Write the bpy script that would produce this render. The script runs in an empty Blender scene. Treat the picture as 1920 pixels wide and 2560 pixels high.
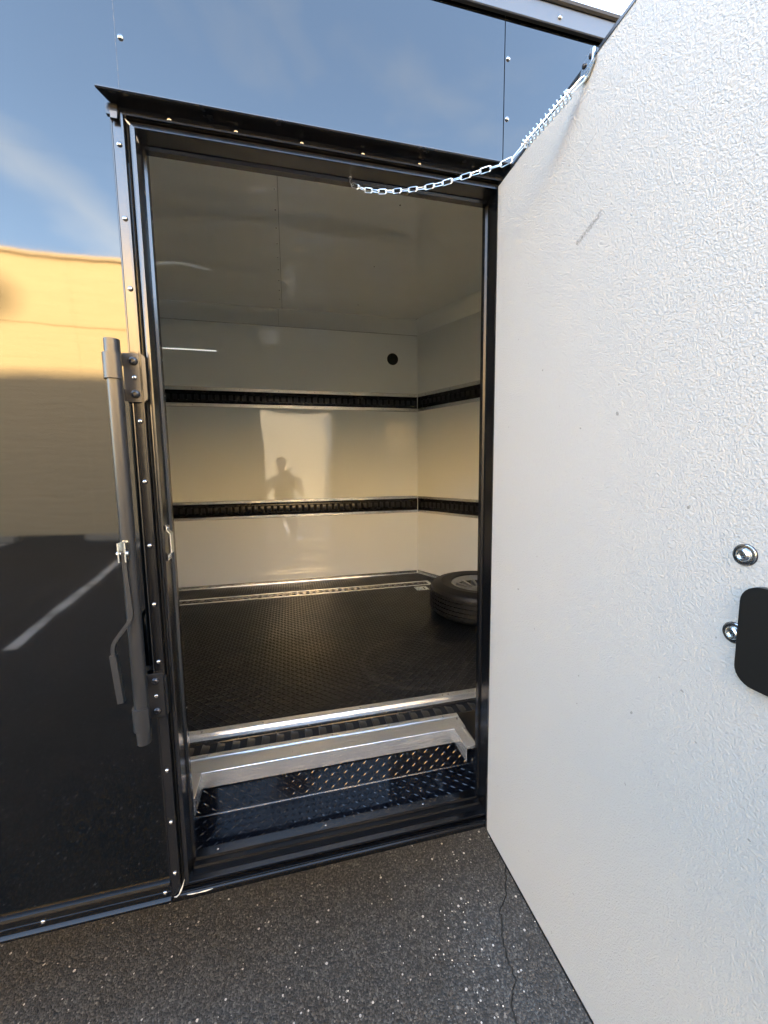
import bpy, bmesh, math, random
from mathutils import Vector, Matrix
from math import sin, cos, pi, radians
random.seed(7)
scn = bpy.context.scene
col = scn.collection

# ------------------------------------------------------------------ camera
RX = ((0.97193901, -0.0365302, 0.23237921),
      (-0.23494321, -0.1017319, 0.96667073),
      (-0.0116723, -0.99414092, -0.10745973))
CAM = Vector((0.0, -1.1, 1.59))
cd = bpy.data.cameras.new('camera')
cam = bpy.data.objects.new('camera', cd)
col.objects.link(cam)
m = Matrix.Identity(4)
for r in range(3):
    m[r][0] = RX[r][0]; m[r][1] = -RX[r][1]; m[r][2] = -RX[r][2]; m[r][3] = CAM[r]
cam.matrix_world = m
cd.sensor_fit = 'VERTICAL'; cd.sensor_height = 36.0; cd.sensor_width = 27.0
cd.lens = 986.0 / 2560.0 * 36.0
cd.clip_start = 0.01; cd.clip_end = 3000
scn.camera = cam

# ------------------------------------------------------------------ light
SUN_EL = 16.0
SUN_AZ = 3.0        # degrees from +Y towards +X
EXPOSURE = 4.2
w = bpy.data.worlds.new('World'); scn.world = w; w.use_nodes = True
nt = w.node_tree; nt.nodes.clear()
out = nt.nodes.new('ShaderNodeOutputWorld')
bg = nt.nodes.new('ShaderNodeBackground')
sky = nt.nodes.new('ShaderNodeTexSky')
sky.sky_type = 'NISHITA'; sky.sun_disc = False
sky.sun_elevation = radians(SUN_EL); sky.sun_rotation = radians(SUN_AZ)
sky.altitude = 100; sky.air_density = 1.0; sky.dust_density = 1.6; sky.ozone_density = 1.0
tc = nt.nodes.new('ShaderNodeTexCoord')
# wisps of cirrus: one broad streak plus a few thin ones
def vmath(op, a, b=None):
    n = nt.nodes.new('ShaderNodeVectorMath'); n.operation = op
    nt.links.new(a, n.inputs[0])
    if b is not None:
        if hasattr(b, 'links'): nt.links.new(b, n.inputs[1])
        else: n.inputs[1].default_value = b
    return n
def fmath(op, a, b=0.0, c=0.0, clamp=False):
    n = nt.nodes.new('ShaderNodeMath'); n.operation = op; n.use_clamp = clamp
    for i, v in enumerate((a, b, c)):
        if hasattr(v, 'links'): nt.links.new(v, n.inputs[i])
        else: n.inputs[i].default_value = v
    return n.outputs[0]
d1 = Vector((-.415, -.770, .485)); d2 = Vector((-.305, -.850, .432))
nrm = d1.cross(d2).normalized()
nz = nt.nodes.new('ShaderNodeTexNoise'); nz.inputs['Scale'].default_value = 3.2
nz.inputs['Detail'].default_value = 6; nz.inputs['Roughness'].default_value = 0.62
mp = nt.nodes.new('ShaderNodeMapping'); mp.inputs['Scale'].default_value = (1.2, 1.0, 3.2)
mp.inputs['Rotation'].default_value = (0.0, radians(24), radians(15))
nt.links.new(tc.outputs['Generated'], mp.inputs['Vector'])
nt.links.new(mp.outputs[0], nz.inputs['Vector'])
dot = vmath('DOT_PRODUCT', tc.outputs['Generated'], tuple(nrm)).outputs['Value']
wob = fmath('MULTIPLY_ADD', nz.outputs['Fac'], 0.16, -0.08)
band = fmath('ABSOLUTE', fmath('ADD', dot, wob))
band = fmath('SUBTRACT', 1.0, fmath('DIVIDE', band, 0.055), clamp=True)
band = fmath('MULTIPLY', band, fmath('SMOOTH_MIN', fmath('MULTIPLY', nz.outputs['Fac'], 1.3), 1.0, .1))
nz2 = nt.nodes.new('ShaderNodeTexNoise'); nz2.inputs['Scale'].default_value = 2.1
nz2.inputs['Detail'].default_value = 7; nz2.inputs['Roughness'].default_value = 0.6; nz2.inputs['Distortion'].default_value = .5
nt.links.new(mp.outputs[0], nz2.inputs['Vector'])
thin = fmath('MULTIPLY', fmath('SUBTRACT', nz2.outputs['Fac'], 0.54, clamp=True), 1.6, clamp=True)
cl = fmath('ADD', fmath('MAXIMUM', fmath('MULTIPLY', band, 0.75), thin), 0.06, clamp=True)
mixc = nt.nodes.new('ShaderNodeMix'); mixc.data_type = 'RGBA'
nt.links.new(cl, mixc.inputs[0])
nt.links.new(sky.outputs[0], mixc.inputs[6])
lum = nt.nodes.new('ShaderNodeRGBToBW'); nt.links.new(sky.outputs[0], lum.inputs[0])
cc = nt.nodes.new('ShaderNodeCombineColor')
nt.links.new(fmath('MULTIPLY', lum.outputs[0], 1.7), cc.inputs[0])
nt.links.new(fmath('MULTIPLY', lum.outputs[0], 1.75), cc.inputs[1])
nt.links.new(fmath('MULTIPLY', lum.outputs[0], 1.75), cc.inputs[2])
nt.links.new(cc.outputs[0], mixc.inputs[7])
nt.links.new(mixc.outputs[2], bg.inputs[0])
bg.inputs[1].default_value = 0.15
nt.links.new(bg.outputs[0], out.inputs[0])

sd = bpy.data.lights.new('sun', 'SUN'); sd.energy = 5.0; sd.angle = radians(0.6); sd.color = (1.0, 0.79, 0.44)
sun = bpy.data.objects.new('sun', sd); col.objects.link(sun)
sdir = Vector((sin(radians(SUN_AZ)) * cos(radians(SUN_EL)), cos(radians(SUN_AZ)) * cos(radians(SUN_EL)), sin(radians(SUN_EL))))
sun.rotation_euler = sdir.to_track_quat('Z', 'Y').to_euler()
sun.location = (0, 20, 30)

vs = scn.view_settings
vs.view_transform = 'Standard'; vs.look = 'None'; vs.gamma = 1; vs.use_curve_mapping = False
vs.exposure = EXPOSURE
scn.cycles.max_bounces = 10; scn.cycles.diffuse_bounces = 6; scn.cycles.glossy_bounces = 6
scn.cycles.sample_clamp_indirect = 6; scn.cycles.caustics_reflective = False; scn.cycles.caustics_refractive = False
scn.cycles.use_denoising = True

# ------------------------------------------------------------------ materials
class NT:
    def __init__(self, name):
        self.m = bpy.data.materials.new(name); self.m.use_nodes = True
        self.t = self.m.node_tree; self.b = self.t.nodes['Principled BSDF']
        self._pos = None
    def n(self, typ, **kw):
        x = self.t.nodes.new(typ)
        for k, v in kw.items(): setattr(x, k, v)
        return x
    def link(self, a, b): self.t.links.new(a, b)
    def pos(self):
        if self._pos is None: self._pos = self.n('ShaderNodeNewGeometry').outputs['Position']
        return self._pos
    def f(self, op, a, b=0.0, c=0.0, clamp=False):
        x = self.n('ShaderNodeMath', operation=op); x.use_clamp = clamp
        for i, v in enumerate((a, b, c)):
            if hasattr(v, 'links'): self.link(v, x.inputs[i])
            else: x.inputs[i].default_value = v
        return x.outputs[0]
    def noise(self, scale, detail=4, rough=.5, mscale=None, dist=0.0, loc=None):
        v = self.pos()
        if mscale or loc:
            mpn = self.n('ShaderNodeMapping'); mpn.inputs['Scale'].default_value = mscale or (1, 1, 1)
            if loc: mpn.inputs['Location'].default_value = loc
            self.link(v, mpn.inputs[0]); v = mpn.outputs[0]
        x = self.n('ShaderNodeTexNoise'); x.inputs['Scale'].default_value = scale
        x.inputs['Detail'].default_value = detail; x.inputs['Roughness'].default_value = rough
        x.inputs['Distortion'].default_value = dist
        self.link(v, x.inputs['Vector']); return x.outputs['Fac']
    def ramp(self, fac, stops):
        x = self.n('ShaderNodeValToRGB'); e = x.color_ramp.elements
        while len(e) > 1: e.remove(e[-1])
        e[0].position = stops[0][0]; e[0].color = (*stops[0][1], 1)
        for p, c in stops[1:]:
            q = e.new(p); q.color = (*c, 1)
        self.link(fac, x.inputs[0]); return x.outputs[0]
    def mix(self, fac, a, b, mode='MIX'):
        x = self.n('ShaderNodeMix', data_type='RGBA', blend_type=mode)
        for i, v in ((0, fac), (6, a), (7, b)):
            if hasattr(v, 'links'): self.link(v, x.inputs[i])
            else: x.inputs[i].default_value = v if i == 0 else (*v, 1)
        return x.outputs[2]
    def set(self, **kw):
        names = dict(base='Base Color', rough='Roughness', metal='Metallic', ior='IOR', coat='Coat Weight', coatr='Coat Roughness',
                     spec='Specular IOR Level', emis='Emission Color', emstr='Emission Strength', aniso='Anisotropic')
        for k, v in kw.items():
            i = self.b.inputs[names[k]]
            if hasattr(v, 'links'): self.link(v, i)
            elif isinstance(v, tuple): i.default_value = (*v, 1)
            else: i.default_value = v
        return self
    def bump(self, hs):
        prev = None
        for h, strength, dist in hs:
            x = self.n('ShaderNodeBump'); x.inputs['Strength'].default_value = strength; x.inputs['Distance'].default_value = dist
            self.link(h, x.inputs['Height'])
            if prev is not None: self.link(prev, x.inputs['Normal'])
            prev = x.outputs[0]
        self.link(prev, self.b.inputs['Normal']); return self

M = {}
# gloss black painted skin of the trailer
k = NT('gloss_black_paint')
sp = k.noise(330, 2, .5)
spk = k.f('GREATER_THAN', sp, 0.795)
k.set(base=k.mix(spk, (.0003, .0004, .0005), (.12, .12, .12)), rough=k.f('MULTIPLY_ADD', k.noise(3, 4, .6), .05, .012), ior=1.69)
k.bump([(k.noise(1.1, 2, .4, (1, 1, .8)), .5, .010), (k.noise(5, 2, .5), .22, .0013)])
M['paint'] = k.m
k = NT('grey_seam_sealant'); k.set(base=(.10, .11, .12), rough=.4); M['seam'] = k.m
k = NT('black_trim_aluminium')
k.set(base=(.004, .004, .0045), rough=k.f('MULTIPLY_ADD', k.noise(14, 4, .6, (1, 1, .15)), .16, .17), ior=1.75)
k.bump([(k.noise(260, 2, .5), .05, .001)])
M['trim'] = k.m
k = NT('satin_black_frame')
k.set(base=(.005, .005, .0055), rough=k.f('MULTIPLY_ADD', k.noise(14, 4, .6, (1, 1, .15)), .12, .17), ior=1.80)
M['frame'] = k.m
k = NT('dark_sill_aluminium')
k.set(base=(.0035, .0035, .004), rough=.26, ior=1.42)
k.bump([(k.noise(40, 4, .6), .05, .002)])
M['sill'] = k.m
k = NT('black_rail_aluminium')
k.set(base=(.022, .024, .027), rough=.38, ior=1.9)
k.bump([(k.noise(300, 2, .5), .08, .001)])
M['rail'] = k.m
k = NT('rubber_seal'); k.set(base=(.006, .006, .006), rough=.6); M['seal'] = k.m
k = NT('grey_powder_coat')
k.set(base=(.020, .0215, .0235), rough=.30, spec=.6)
k.bump([(k.noise(420, 2, .5), .10, .001)]); M['powder'] = k.m
k = NT('dark_powder_coat')
k.set(base=(.014, .014, .015), rough=.34, spec=.8)
k.bump([(k.noise(300, 2, .5), .12, .001)]); M['powder_dark'] = k.m
k = NT('satin_black_cover'); k.set(base=(.008, .008, .0075), rough=.38, spec=.4); M['cover'] = k.m
k = NT('zinc_plate')
zn = k.noise(60, 3, .6)
k.set(base=k.mix(zn, (.80, .83, .86), (.62, .68, .70)), metal=1.0, rough=.22); M['zinc'] = k.m
k = NT('white_zinc_wire')
k.set(base=(.74, .78, .80), metal=1.0, rough=.28); M['wire'] = k.m
k = NT('screw_steel'); k.set(base=(.42, .42, .42), metal=1.0, rough=.14); M['screw'] = k.m
k = NT('screw_black'); k.set(base=(.05, .05, .055), metal=.6, rough=.25); M['bolt'] = k.m
# mill aluminium trim
k = NT('mill_aluminium')
sc = k.noise(90, 4, .7, (.03, 1, 1))
st = k.noise(7, 3, .6)
k.set(base=k.mix(st, (.88, .88, .87), (.80, .80, .79)), metal=.88, rough=k.f('MULTIPLY_ADD', sc, .14, .13), spec=.8)
k.bump([(k.noise(1300, 1, .5, (.008, 1, 1)), .45, .0011)])
M['alu'] = k.m
k = NT('extruded_aluminium_strip')
k.set(base=(.88, .875, .86), metal=1.0, rough=.10)
k.bump([(k.noise(1500, 1, .5, (.008, 1, 1)), .55, .0011)])
M['strip'] = k.m
# glossy white interior sheet
k = NT('glossy_white_sheet')
k.set(base=(.905, .935, .92), rough=.035, ior=2.1)
k.bump([(k.noise(1.3, 2, .5), .6, .014), (k.noise(420, 2, .5), .01, .001)])
M['white'] = k.m
k = NT('white_nose_sheet')
k.set(base=(.90, .915, .88), rough=.09, ior=1.42)
k.bump([(k.noise(2.6, 3, .5), .8, .02)])
M['nose'] = k.m
k = NT('glossy_white_ceiling')
# dimples at the fixing screws make the gloss ripple round them
P = k.pos(); sx = k.n('ShaderNodeSeparateXYZ'); k.link(P, sx.inputs[0])
dx = k.f('ABSOLUTE', sx.outputs[0])
fy = k.f('PINGPONG', k.f('ADD', sx.outputs[1], -.847), .0725)
rr = k.f('SQRT', k.f('ADD', k.f('MULTIPLY', dx, dx), k.f('MULTIPLY', fy, fy)))
dim = k.f('MULTIPLY', k.f('SUBTRACT', 1.0, k.f('DIVIDE', rr, .07), clamp=True), k.f('SUBTRACT', 1.0, k.f('DIVIDE', rr, .07), clamp=True))
k.set(base=(.90, .925, .91), rough=.035, ior=1.9)
k.bump([(k.noise(1.6, 2, .5, (.8, 1.2, 1)), .6, .02), (dim, .5, .004)])
M['ceil'] = k.m
# embossed white door face
k = NT('embossed_white_sheet')
v = k.n('ShaderNodeTexVoronoi', feature='SMOOTH_F1'); v.inputs['Scale'].default_value = 320; v.inputs['Smoothness'].default_value = .6
vn = k.noise(60, 3, .6)
mpn = k.n('ShaderNodeVectorMath', operation='MULTIPLY_ADD'); cv = k.n('ShaderNodeCombineXYZ')
k.link(vn, cv.inputs[1]); k.link(k.noise(60, 3, .6, loc=(5, 3, 1)), cv.inputs[2])
mpn.inputs[1].default_value = (.02, .02, .02); k.link(cv.outputs[0], mpn.inputs[0]); k.link(k.pos(), mpn.inputs[2])
k.link(mpn.outputs[0], v.inputs['Vector'])
peel = k.f('MULTIPLY_ADD', k.noise(310, 2, .45), 1.0, k.f('MULTIPLY', v.outputs['Distance'], .8))
# two rubbed scuffs
P = k.pos(); sx = k.n('ShaderNodeSeparateXYZ'); k.link(P, sx.inputs[0])
def scuff(y0, z0, y1, z1, wd):
    L = math.hypot(y1 - y0, z1 - z0); ty, tz = (y1 - y0) / L, (z1 - z0) / L
    a = k.f('ADD', sx.outputs[1], -y0); b = k.f('ADD', sx.outputs[2], -z0)
    u = k.f('ADD', k.f('MULTIPLY', a, ty), k.f('MULTIPLY', b, tz))
    vv = k.f('ADD', k.f('MULTIPLY', a, -tz), k.f('MULTIPLY', b, ty))
    bow = k.f('MULTIPLY', k.f('MULTIPLY', u, k.f('SUBTRACT', L, u)), 1.2)
    vv = k.f('ABSOLUTE', k.f('SUBTRACT', vv, bow))
    inu = k.f('MULTIPLY', k.f('GREATER_THAN', u, 0.0), k.f('LESS_THAN', u, L))
    return k.f('MULTIPLY', inu, k.f('SUBTRACT', 1.0, k.f('DIVIDE', vv, wd), clamp=True))
s1 = k.f('MULTIPLY', scuff(-.346, 2.050, -.414, 2.074, .0075), k.f('MULTIPLY', k.f('SUBTRACT', k.noise(190, 4, .7), .36, clamp=True), 4.2, clamp=True))
s2 = k.f('MULTIPLY', scuff(-.341, 2.212, -.391, 2.228, .0009), .65)
s3 = k.f('GREATER_THAN', k.noise(75, 1, .4), .80)
dirt = k.f('MAXIMUM', k.f('MAXIMUM', s1, s2), k.f('MULTIPLY', s3, .5))
k.set(base=k.mix(dirt, k.mix(k.noise(2.0, 3), (.435, .425, .398), (.420, .412, .388)), (.10, .095, .085)), rough=.5, spec=.22)
k.bump([(peel, .68, .0019)])
M['door_white'] = k.m
k = NT('gloss_black_tread_plate')
k.set(base=k.mix(k.f('GREATER_THAN', k.noise(210, 2), .74), (.006, .0065, .009), (.10, .09, .07)),
      rough=k.f('MULTIPLY_ADD', k.f('SUBTRACT', k.noise(9, 5, .65), .50, clamp=True), .9, .03), ior=1.65)
k.bump([(k.noise(9, 3, .5), .2, .004)])
M['tread'] = k.m
k = NT('dark_floor_covering')
P = k.pos(); sx = k.n('ShaderNodeSeparateXYZ'); k.link(P, sx.inputs[0])
ax = k.f('ADD', sx.outputs[0], -.575); ay = k.f('ADD', sx.outputs[1], -.70)
ring = k.f('SQRT', k.f('ADD', k.f('MULTIPLY', ax, ax), k.f('MULTIPLY', ay, ay)))
ring = k.f('SUBTRACT', 1.0, k.f('DIVIDE', k.f('ABSOLUTE', k.f('SUBTRACT', ring, .255)), .020), clamp=True)
ring = k.f('MULTIPLY', ring, k.f('MULTIPLY', k.noise(8, 3), 1.7), clamp=True)
k.set(base=k.mix(ring, k.mix(k.noise(5, 5, .6), (.0042, .0040, .0036), (.0085, .0078, .0068)), (.024, .022, .019)),
      rough=k.f('MULTIPLY_ADD', k.noise(6, 4, .6), .22, .24), spec=.42)
M['floor'] = k.m
k = NT('black_track_steel')
k.set(base=(.010, .010, .011), rough=k.f('MULTIPLY_ADD', k.noise(30, 3), .2, .16), ior=1.45); M['track'] = k.m
k = NT('dusty_track_steel')
k.set(base=k.mix(k.noise(40, 4, .7), (.016, .014, .012), (.055, .046, .036)), rough=.28); M['track_dusty'] = k.m
k = NT('deep_black'); k.set(base=(.003, .003, .003), rough=.8); M['deep'] = k.m
k = NT('tyre_rubber'); k.set(base=k.mix(k.noise(30, 3), (.0035, .0035, .0033), (.008, .0075, .007)), rough=.55)
k.bump([(k.noise(150, 2), .1, .002)]); M['tyre'] = k.m
k = NT('silver_rim'); k.set(base=(.34, .34, .33), metal=.8, rough=.35); M['rim'] = k.m
k = NT('black_rim_pocket'); k.set(base=(.012, .012, .012), rough=.3); M['rimblack'] = k.m
k = NT('lamp_bead'); k.set(base=(.8, .8, .75), emis=(.98, 1.0, .95), emstr=.14); M['led'] = k.m
k = NT('silicone_bead'); k.set(base=(.55, .50, .42), rough=.3); M['silicone'] = k.m
# asphalt
k = NT('worn_asphalt')
v = k.n('ShaderNodeTexVoronoi'); v.inputs['Scale'].default_value = 200; k.link(k.pos(), v.inputs['Vector'])
stone = k.ramp(v.outputs['Color'], [(0, (.020, .020, .0195)), (.55, (.046, .046, .0445)), (.86, (.092, .090, .085)), (1, (.16, .155, .145))])
v2 = k.n('ShaderNodeTexVoronoi'); v2.inputs['Scale'].default_value = 95; k.link(k.pos(), v2.inputs['Vector'])
sv = k.n('ShaderNodeSeparateColor'); k.link(v2.outputs['Color'], sv.inputs[0])
P = k.pos(); sx = k.n('ShaderNodeSeparateXYZ'); k.link(P, sx.inputs[0])
dens = k.noise(5, 4, .6)
# paler worn streak beside the crack
strk = k.f('SUBTRACT', 1.0, k.f('DIVIDE', k.f('ABSOLUTE', k.f('ADD', sx.outputs[0], k.f('MULTIPLY_ADD', sx.outputs[1], -.25, -.56))), .10), clamp=True)
thr = k.f('SUBTRACT', .958, k.f('MULTIPLY_ADD', strk, .10, k.f('MULTIPLY', k.f('SUBTRACT', dens, .45, clamp=True), .28)))
chip = k.f('MULTIPLY', k.f('GREATER_THAN', sv.outputs[0], thr), k.f('LESS_THAN', v2.outputs['Distance'], k.f('MULTIPLY_ADD', sv.outputs[1], .32, .12)))
colr = k.mix(chip, stone, k.mix(sv.outputs[2], (.14, .135, .125), (.46, .44, .41)))
big = k.noise(.9, 4, .6)
colr = k.mix(k.f('MULTIPLY', k.f('SUBTRACT', big, .35, clamp=True), 1.3), colr, k.mix(1.0, colr, (.62, .55, .45), 'MULTIPLY'))
brownf = k.f('MULTIPLY', k.f('MULTIPLY', k.f('ADD', sx.outputs[1], .45), 1.5, clamp=True), k.f('MULTIPLY', k.noise(4, 5, .65), 1.5), clamp=True)  # darker and browner towards the trailer, broken up by noise
colr = k.mix(brownf, colr, k.mix(1.0, colr, (.90, .80, .68), 'MULTIPLY'))
# crack
cx = k.f('MULTIPLY_ADD', k.noise(3.2, 5, .62, (0.001, 1, 0.001), loc=(3, 1, 2)), .22, k.f('MULTIPLY_ADD', sx.outputs[1], .50, .585))
cd_ = k.f('ABSOLUTE', k.f('SUBTRACT', sx.outputs[0], cx))
crk = k.f('SUBTRACT', 1.0, k.f('DIVIDE', cd_, k.f('MULTIPLY_ADD', k.noise(25, 3), .008, .001)), clamp=True)
k.set(base=k.mix(crk, colr, (.010, .009, .008)), rough=k.f('MULTIPLY_ADD', chip, -.2, .85), spec=.2)
k.bump([(k.f('SUBTRACT', 1.0, v.outputs['Distance']), .6, .003), (k.noise(40, 5, .7), .4, .004), (k.f('SUBTRACT', 1.0, crk), .8, .006)])
M['asphalt'] = k.m
k = NT('faded_white_road_paint')
wear = k.f('MULTIPLY', k.f('SUBTRACT', k.noise(2.2, 6, .75), .46, clamp=True), 5.0, clamp=True)
k.set(base=k.mix(wear, (.62, .60, .55), (.09, .088, .08)), rough=.7); M['roadpaint'] = k.m
k = NT('pale_concrete')
k.set(base=k.mix(k.noise(9, 6, .7), (.34, .29, .22), (.24, .21, .17)), rough=.85)
k.bump([(k.noise(80, 4, .7), .3, .004)]); M['concrete'] = k.m
# tan stucco of the building opposite
k = NT('tan_textured_wall')
hz = k.noise(7, 6, .7, (.12, 1, 1.5)); fine = k.noise(55, 4, .6)
pock = k.f('GREATER_THAN', k.noise(9, 2, .4), .76)
colw = k.mix(hz, (.66, .50, .30), (.52, .40, .245))
colw = k.mix(k.f('MULTIPLY', pock, .35), colw, (.18, .14, .09))
# large soft dark patch near the top
P = k.pos(); sx = k.n('ShaderNodeSeparateXYZ'); k.link(P, sx.inputs[0])
ax = k.f('DIVIDE', k.f('ADD', sx.outputs[0], 7.1), 1.2); az = k.f('DIVIDE', k.f('ADD', sx.outputs[2], -5.85), .85)
dark_patch = k.f('SUBTRACT', 1.0, k.f('SQRT', k.f('ADD', k.f('MULTIPLY', ax, ax), k.f('MULTIPLY', az, az))), clamp=True)
colw = k.mix(k.f('MULTIPLY', dark_patch, 1.1, clamp=True), colw, (.10, .085, .055))
k.set(base=colw, rough=.9, spec=.2)
k.bump([(hz, .8, .03), (fine, .4, .01)])
M['stucco'] = k.m
k = NT('grey_block_wall'); k.set(base=k.mix(k.noise(2, 5), (.36, .34, .31), (.28, .27, .25)), rough=.9); M['greywall'] = k.m
k = NT('window_glass'); k.set(base=(.02, .025, .03), rough=.05, ior=1.6); M['glass'] = k.m
# person
k = NT('skin'); k.set(base=(.42, .24, .16), rough=.5); M['skin'] = k.m
k = NT('navy_cotton'); k.set(base=k.mix(k.noise(90, 3), (.020, .024, .035), (.035, .04, .055)), rough=.9); M['shirt'] = k.m
k = NT('dark_denim'); k.set(base=k.mix(k.noise(140, 3), (.02, .03, .055), (.04, .05, .08)), rough=.9); M['jeans'] = k.m
k = NT('short_dark_hair'); k.set(base=(.012, .009, .007), rough=.6); M['hair'] = k.m
k = NT('shoe_leather'); k.set(base=(.02, .018, .016), rough=.5); M['shoe'] = k.m
k = NT('phone_shell'); k.set(base=(.02, .02, .022), rough=.2); M['phone'] = k.m
k = NT('eye_white'); k.set(base=(.7, .7, .68), rough=.2); M['eye'] = k.m

# ------------------------------------------------------------------ mesh helpers
WM = {}
def root(name, label, cat, loc, group=None):
    o = bpy.data.objects.new(name, None); col.objects.link(o)
    o.empty_display_size = .2; o.location = loc
    o['label'] = label; o['category'] = cat
    if group: o['group'] = group
    WM[o.name] = Matrix.Translation(loc); return o
def attach(o, parent):
    WM[o.name] = Matrix.LocRotScale(o.location, o.rotation_euler, o.scale)
    if parent is not None:
        o.parent = parent; o.matrix_parent_inverse = WM[parent.name].inverted()
def finish(name, bm, mat, parent=None, smooth=True, angle=38, bevel=0, seg=2):
    if bevel:
        es = [e for e in bm.edges if len(e.link_faces) == 2 and e.calc_face_angle(0) > .5]
        bmesh.ops.bevel(bm, geom=es, offset=bevel, segments=seg, affect='EDGES', clamp_overlap=True)
    bmesh.ops.recalc_face_normals(bm, faces=bm.faces[:])
    me = bpy.data.meshes.new(name); bm.to_mesh(me); bm.free()
    me.materials.append(mat)
    if smooth:
        me.shade_smooth(); me.set_sharp_from_angle(angle=radians(angle))
    o = bpy.data.objects.new(name, me); col.objects.link(o); attach(o, parent); return o
def inst(src, name, loc, rot, parent, scale=None):
    o = bpy.data.objects.new(name, src.data if hasattr(src, 'data') else src); col.objects.link(o)
    o.location = loc; o.rotation_euler = rot
    if scale: o.scale = scale
    attach(o, parent); return o
def addbox(bm, x0, x1, y0, y1, z0, z1):
    vs_ = [bm.verts.new((x, y, z)) for x in (x0, x1) for y in (y0, y1) for z in (z0, z1)]
    for f in ((0, 1, 3, 2), (4, 6, 7, 5), (0, 4, 5, 1), (2, 3, 7, 6), (0, 2, 6, 4), (1, 5, 7, 3)):
        bm.faces.new([vs_[i] for i in f])
def box(name, x0, x1, y0, y1, z0, z1, mat, parent=None, bevel=0, seg=2):
    bm = bmesh.new(); addbox(bm, x0, x1, y0, y1, z0, z1)
    return finish(name, bm, mat, parent, bevel=bevel, seg=seg)
def addprism(bm, prof, axis, a, b):
    """closed profile of 2-tuples; axis x: (y,z)  y: (x,z)  z: (x,y)"""
    def P3(p, t):
        return {'x': (t, p[0], p[1]), 'y': (p[0], t, p[1]), 'z': (p[0], p[1], t)}[axis]
    A = [bm.verts.new(P3(p, a)) for p in prof]; B = [bm.verts.new(P3(p, b)) for p in prof]
    n = len(prof)
    for i in range(n):
        j = (i + 1) % n; bm.faces.new((A[i], A[j], B[j], B[i]))
    bm.faces.new(A); bm.faces.new(B[::-1])
def prism(name, prof, axis, a, b, mat, parent=None, bevel=0, angle=30):
    bm = bmesh.new(); addprism(bm, prof, axis, a, b)
    return finish(name, bm, mat, parent, bevel=bevel, angle=angle)
def addtube(bm, pts, r, seg=8, cap=True, flat=None):
    """round tube along points; flat=(w,t) gives a flat bar"""
    pts = [Vector(p) for p in pts]; rings = []
    up = Vector((.31, .12, .94))
    t0 = (pts[1] - pts[0]).normalized(); nrm_ = t0.cross(up)
    if nrm_.length < .1: nrm_ = t0.cross(Vector((1, 0, 0)))
    nrm_.normalize()
    for i, p in enumerate(pts):
        if i == 0: t = pts[1] - pts[0]
        elif i == len(pts) - 1: t = pts[-1] - pts[-2]
        else: t = (pts[i + 1] - p).normalized() + (p - pts[i - 1]).normalized()
        t.normalize(); nrm_ = (nrm_ - nrm_.dot(t) * t).normalized(); bi = t.cross(nrm_)
        rr_ = r[i] if isinstance(r, (list, tuple)) else r
        rings.append([bm.verts.new(p + rr_ * (cos(2 * pi * k_ / seg) * nrm_ + sin(2 * pi * k_ / seg) * bi)) for k_ in range(seg)])
    for a, b in zip(rings, rings[1:]):
        for k_ in range(seg):
            bm.faces.new((a[k_], a[(k_ + 1) % seg], b[(k_ + 1) % seg], b[k_]))
    if cap: bm.faces.new(rings[0][::-1]); bm.faces.new(rings[-1])
    return rings
def tube(name, pts, r, mat, parent=None, seg=8, closed=False):
    bm = bmesh.new()
    rings = addtube(bm, pts, r, seg, cap=not closed)
    if closed:
        a, b = rings[-1], rings[0]
        # join with the closest rotation
        best = min(range(seg), key=lambda s: (a[0].co - b[s].co).length)
        for k_ in range(seg):
            bm.faces.new((a[k_], a[(k_ + 1) % seg], b[(k_ + 1 + best) % seg], b[(k_ + best) % seg]))
    return finish(name, bm, mat, parent)
def addlathe(bm, prof, seg, M4=None):
    """prof (r, h) about local z"""
    M4 = M4 or Matrix.Identity(4); rings = []
    for r_, h in prof:
        if r_ < 1e-6: rings.append([bm.verts.new(M4 @ Vector((0, 0, h)))])
        else: rings.append([bm.verts.new(M4 @ Vector((r_ * cos(2 * pi * i / seg), r_ * sin(2 * pi * i / seg), h))) for i in range(seg)])
    for a, b in zip(rings, rings[1:]):
        if len(a) == 1 and len(b) == 1: continue
        for i in range(seg):
            j = (i + 1) % seg
            if len(a) == 1: bm.faces.new((a[0], b[i], b[j]))
            elif len(b) == 1: bm.faces.new((a[i], a[j], b[0]))
            else: bm.faces.new((a[i], a[j], b[j], b[i]))
def lathe(name, prof, mat, parent=None, seg=24, M4=None, angle=38):
    bm = bmesh.new(); addlathe(bm, prof, seg, M4); return finish(name, bm, mat, parent, angle=angle)
def addsweep(bm, prof, rect, skip=()):
    """profile (outward offset, y) swept round a rectangle (x0,x1,z0,z1) in the wall plane, mitred"""
    x0, x1, z0, z1 = rect
    for side in range(4):
        if side in skip: continue
        for (oa, ya), (ob, yb) in zip(prof, prof[1:]):
            def c(o, y):
                q = [(x0 - o, z0 - o), (x0 - o, z1 + o), (x1 + o, z1 + o), (x1 + o, z0 - o)]
                a, b = q[side], q[(side + 1) % 4]
                return (a[0], y, a[1]), (b[0], y, b[1])
            a0, a1 = c(oa, ya); b0, b1 = c(ob, yb)
            bm.faces.new([bm.verts.new(p) for p in (a0, a1, b1, b0)])
def bead(cx, cy, r, a0, a1, n=6):
    return [(cx + r * cos(radians(a0 + (a1 - a0) * i / n)), cy + r * sin(radians(a0 + (a1 - a0) * i / n))) for i in range(n + 1)]

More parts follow.
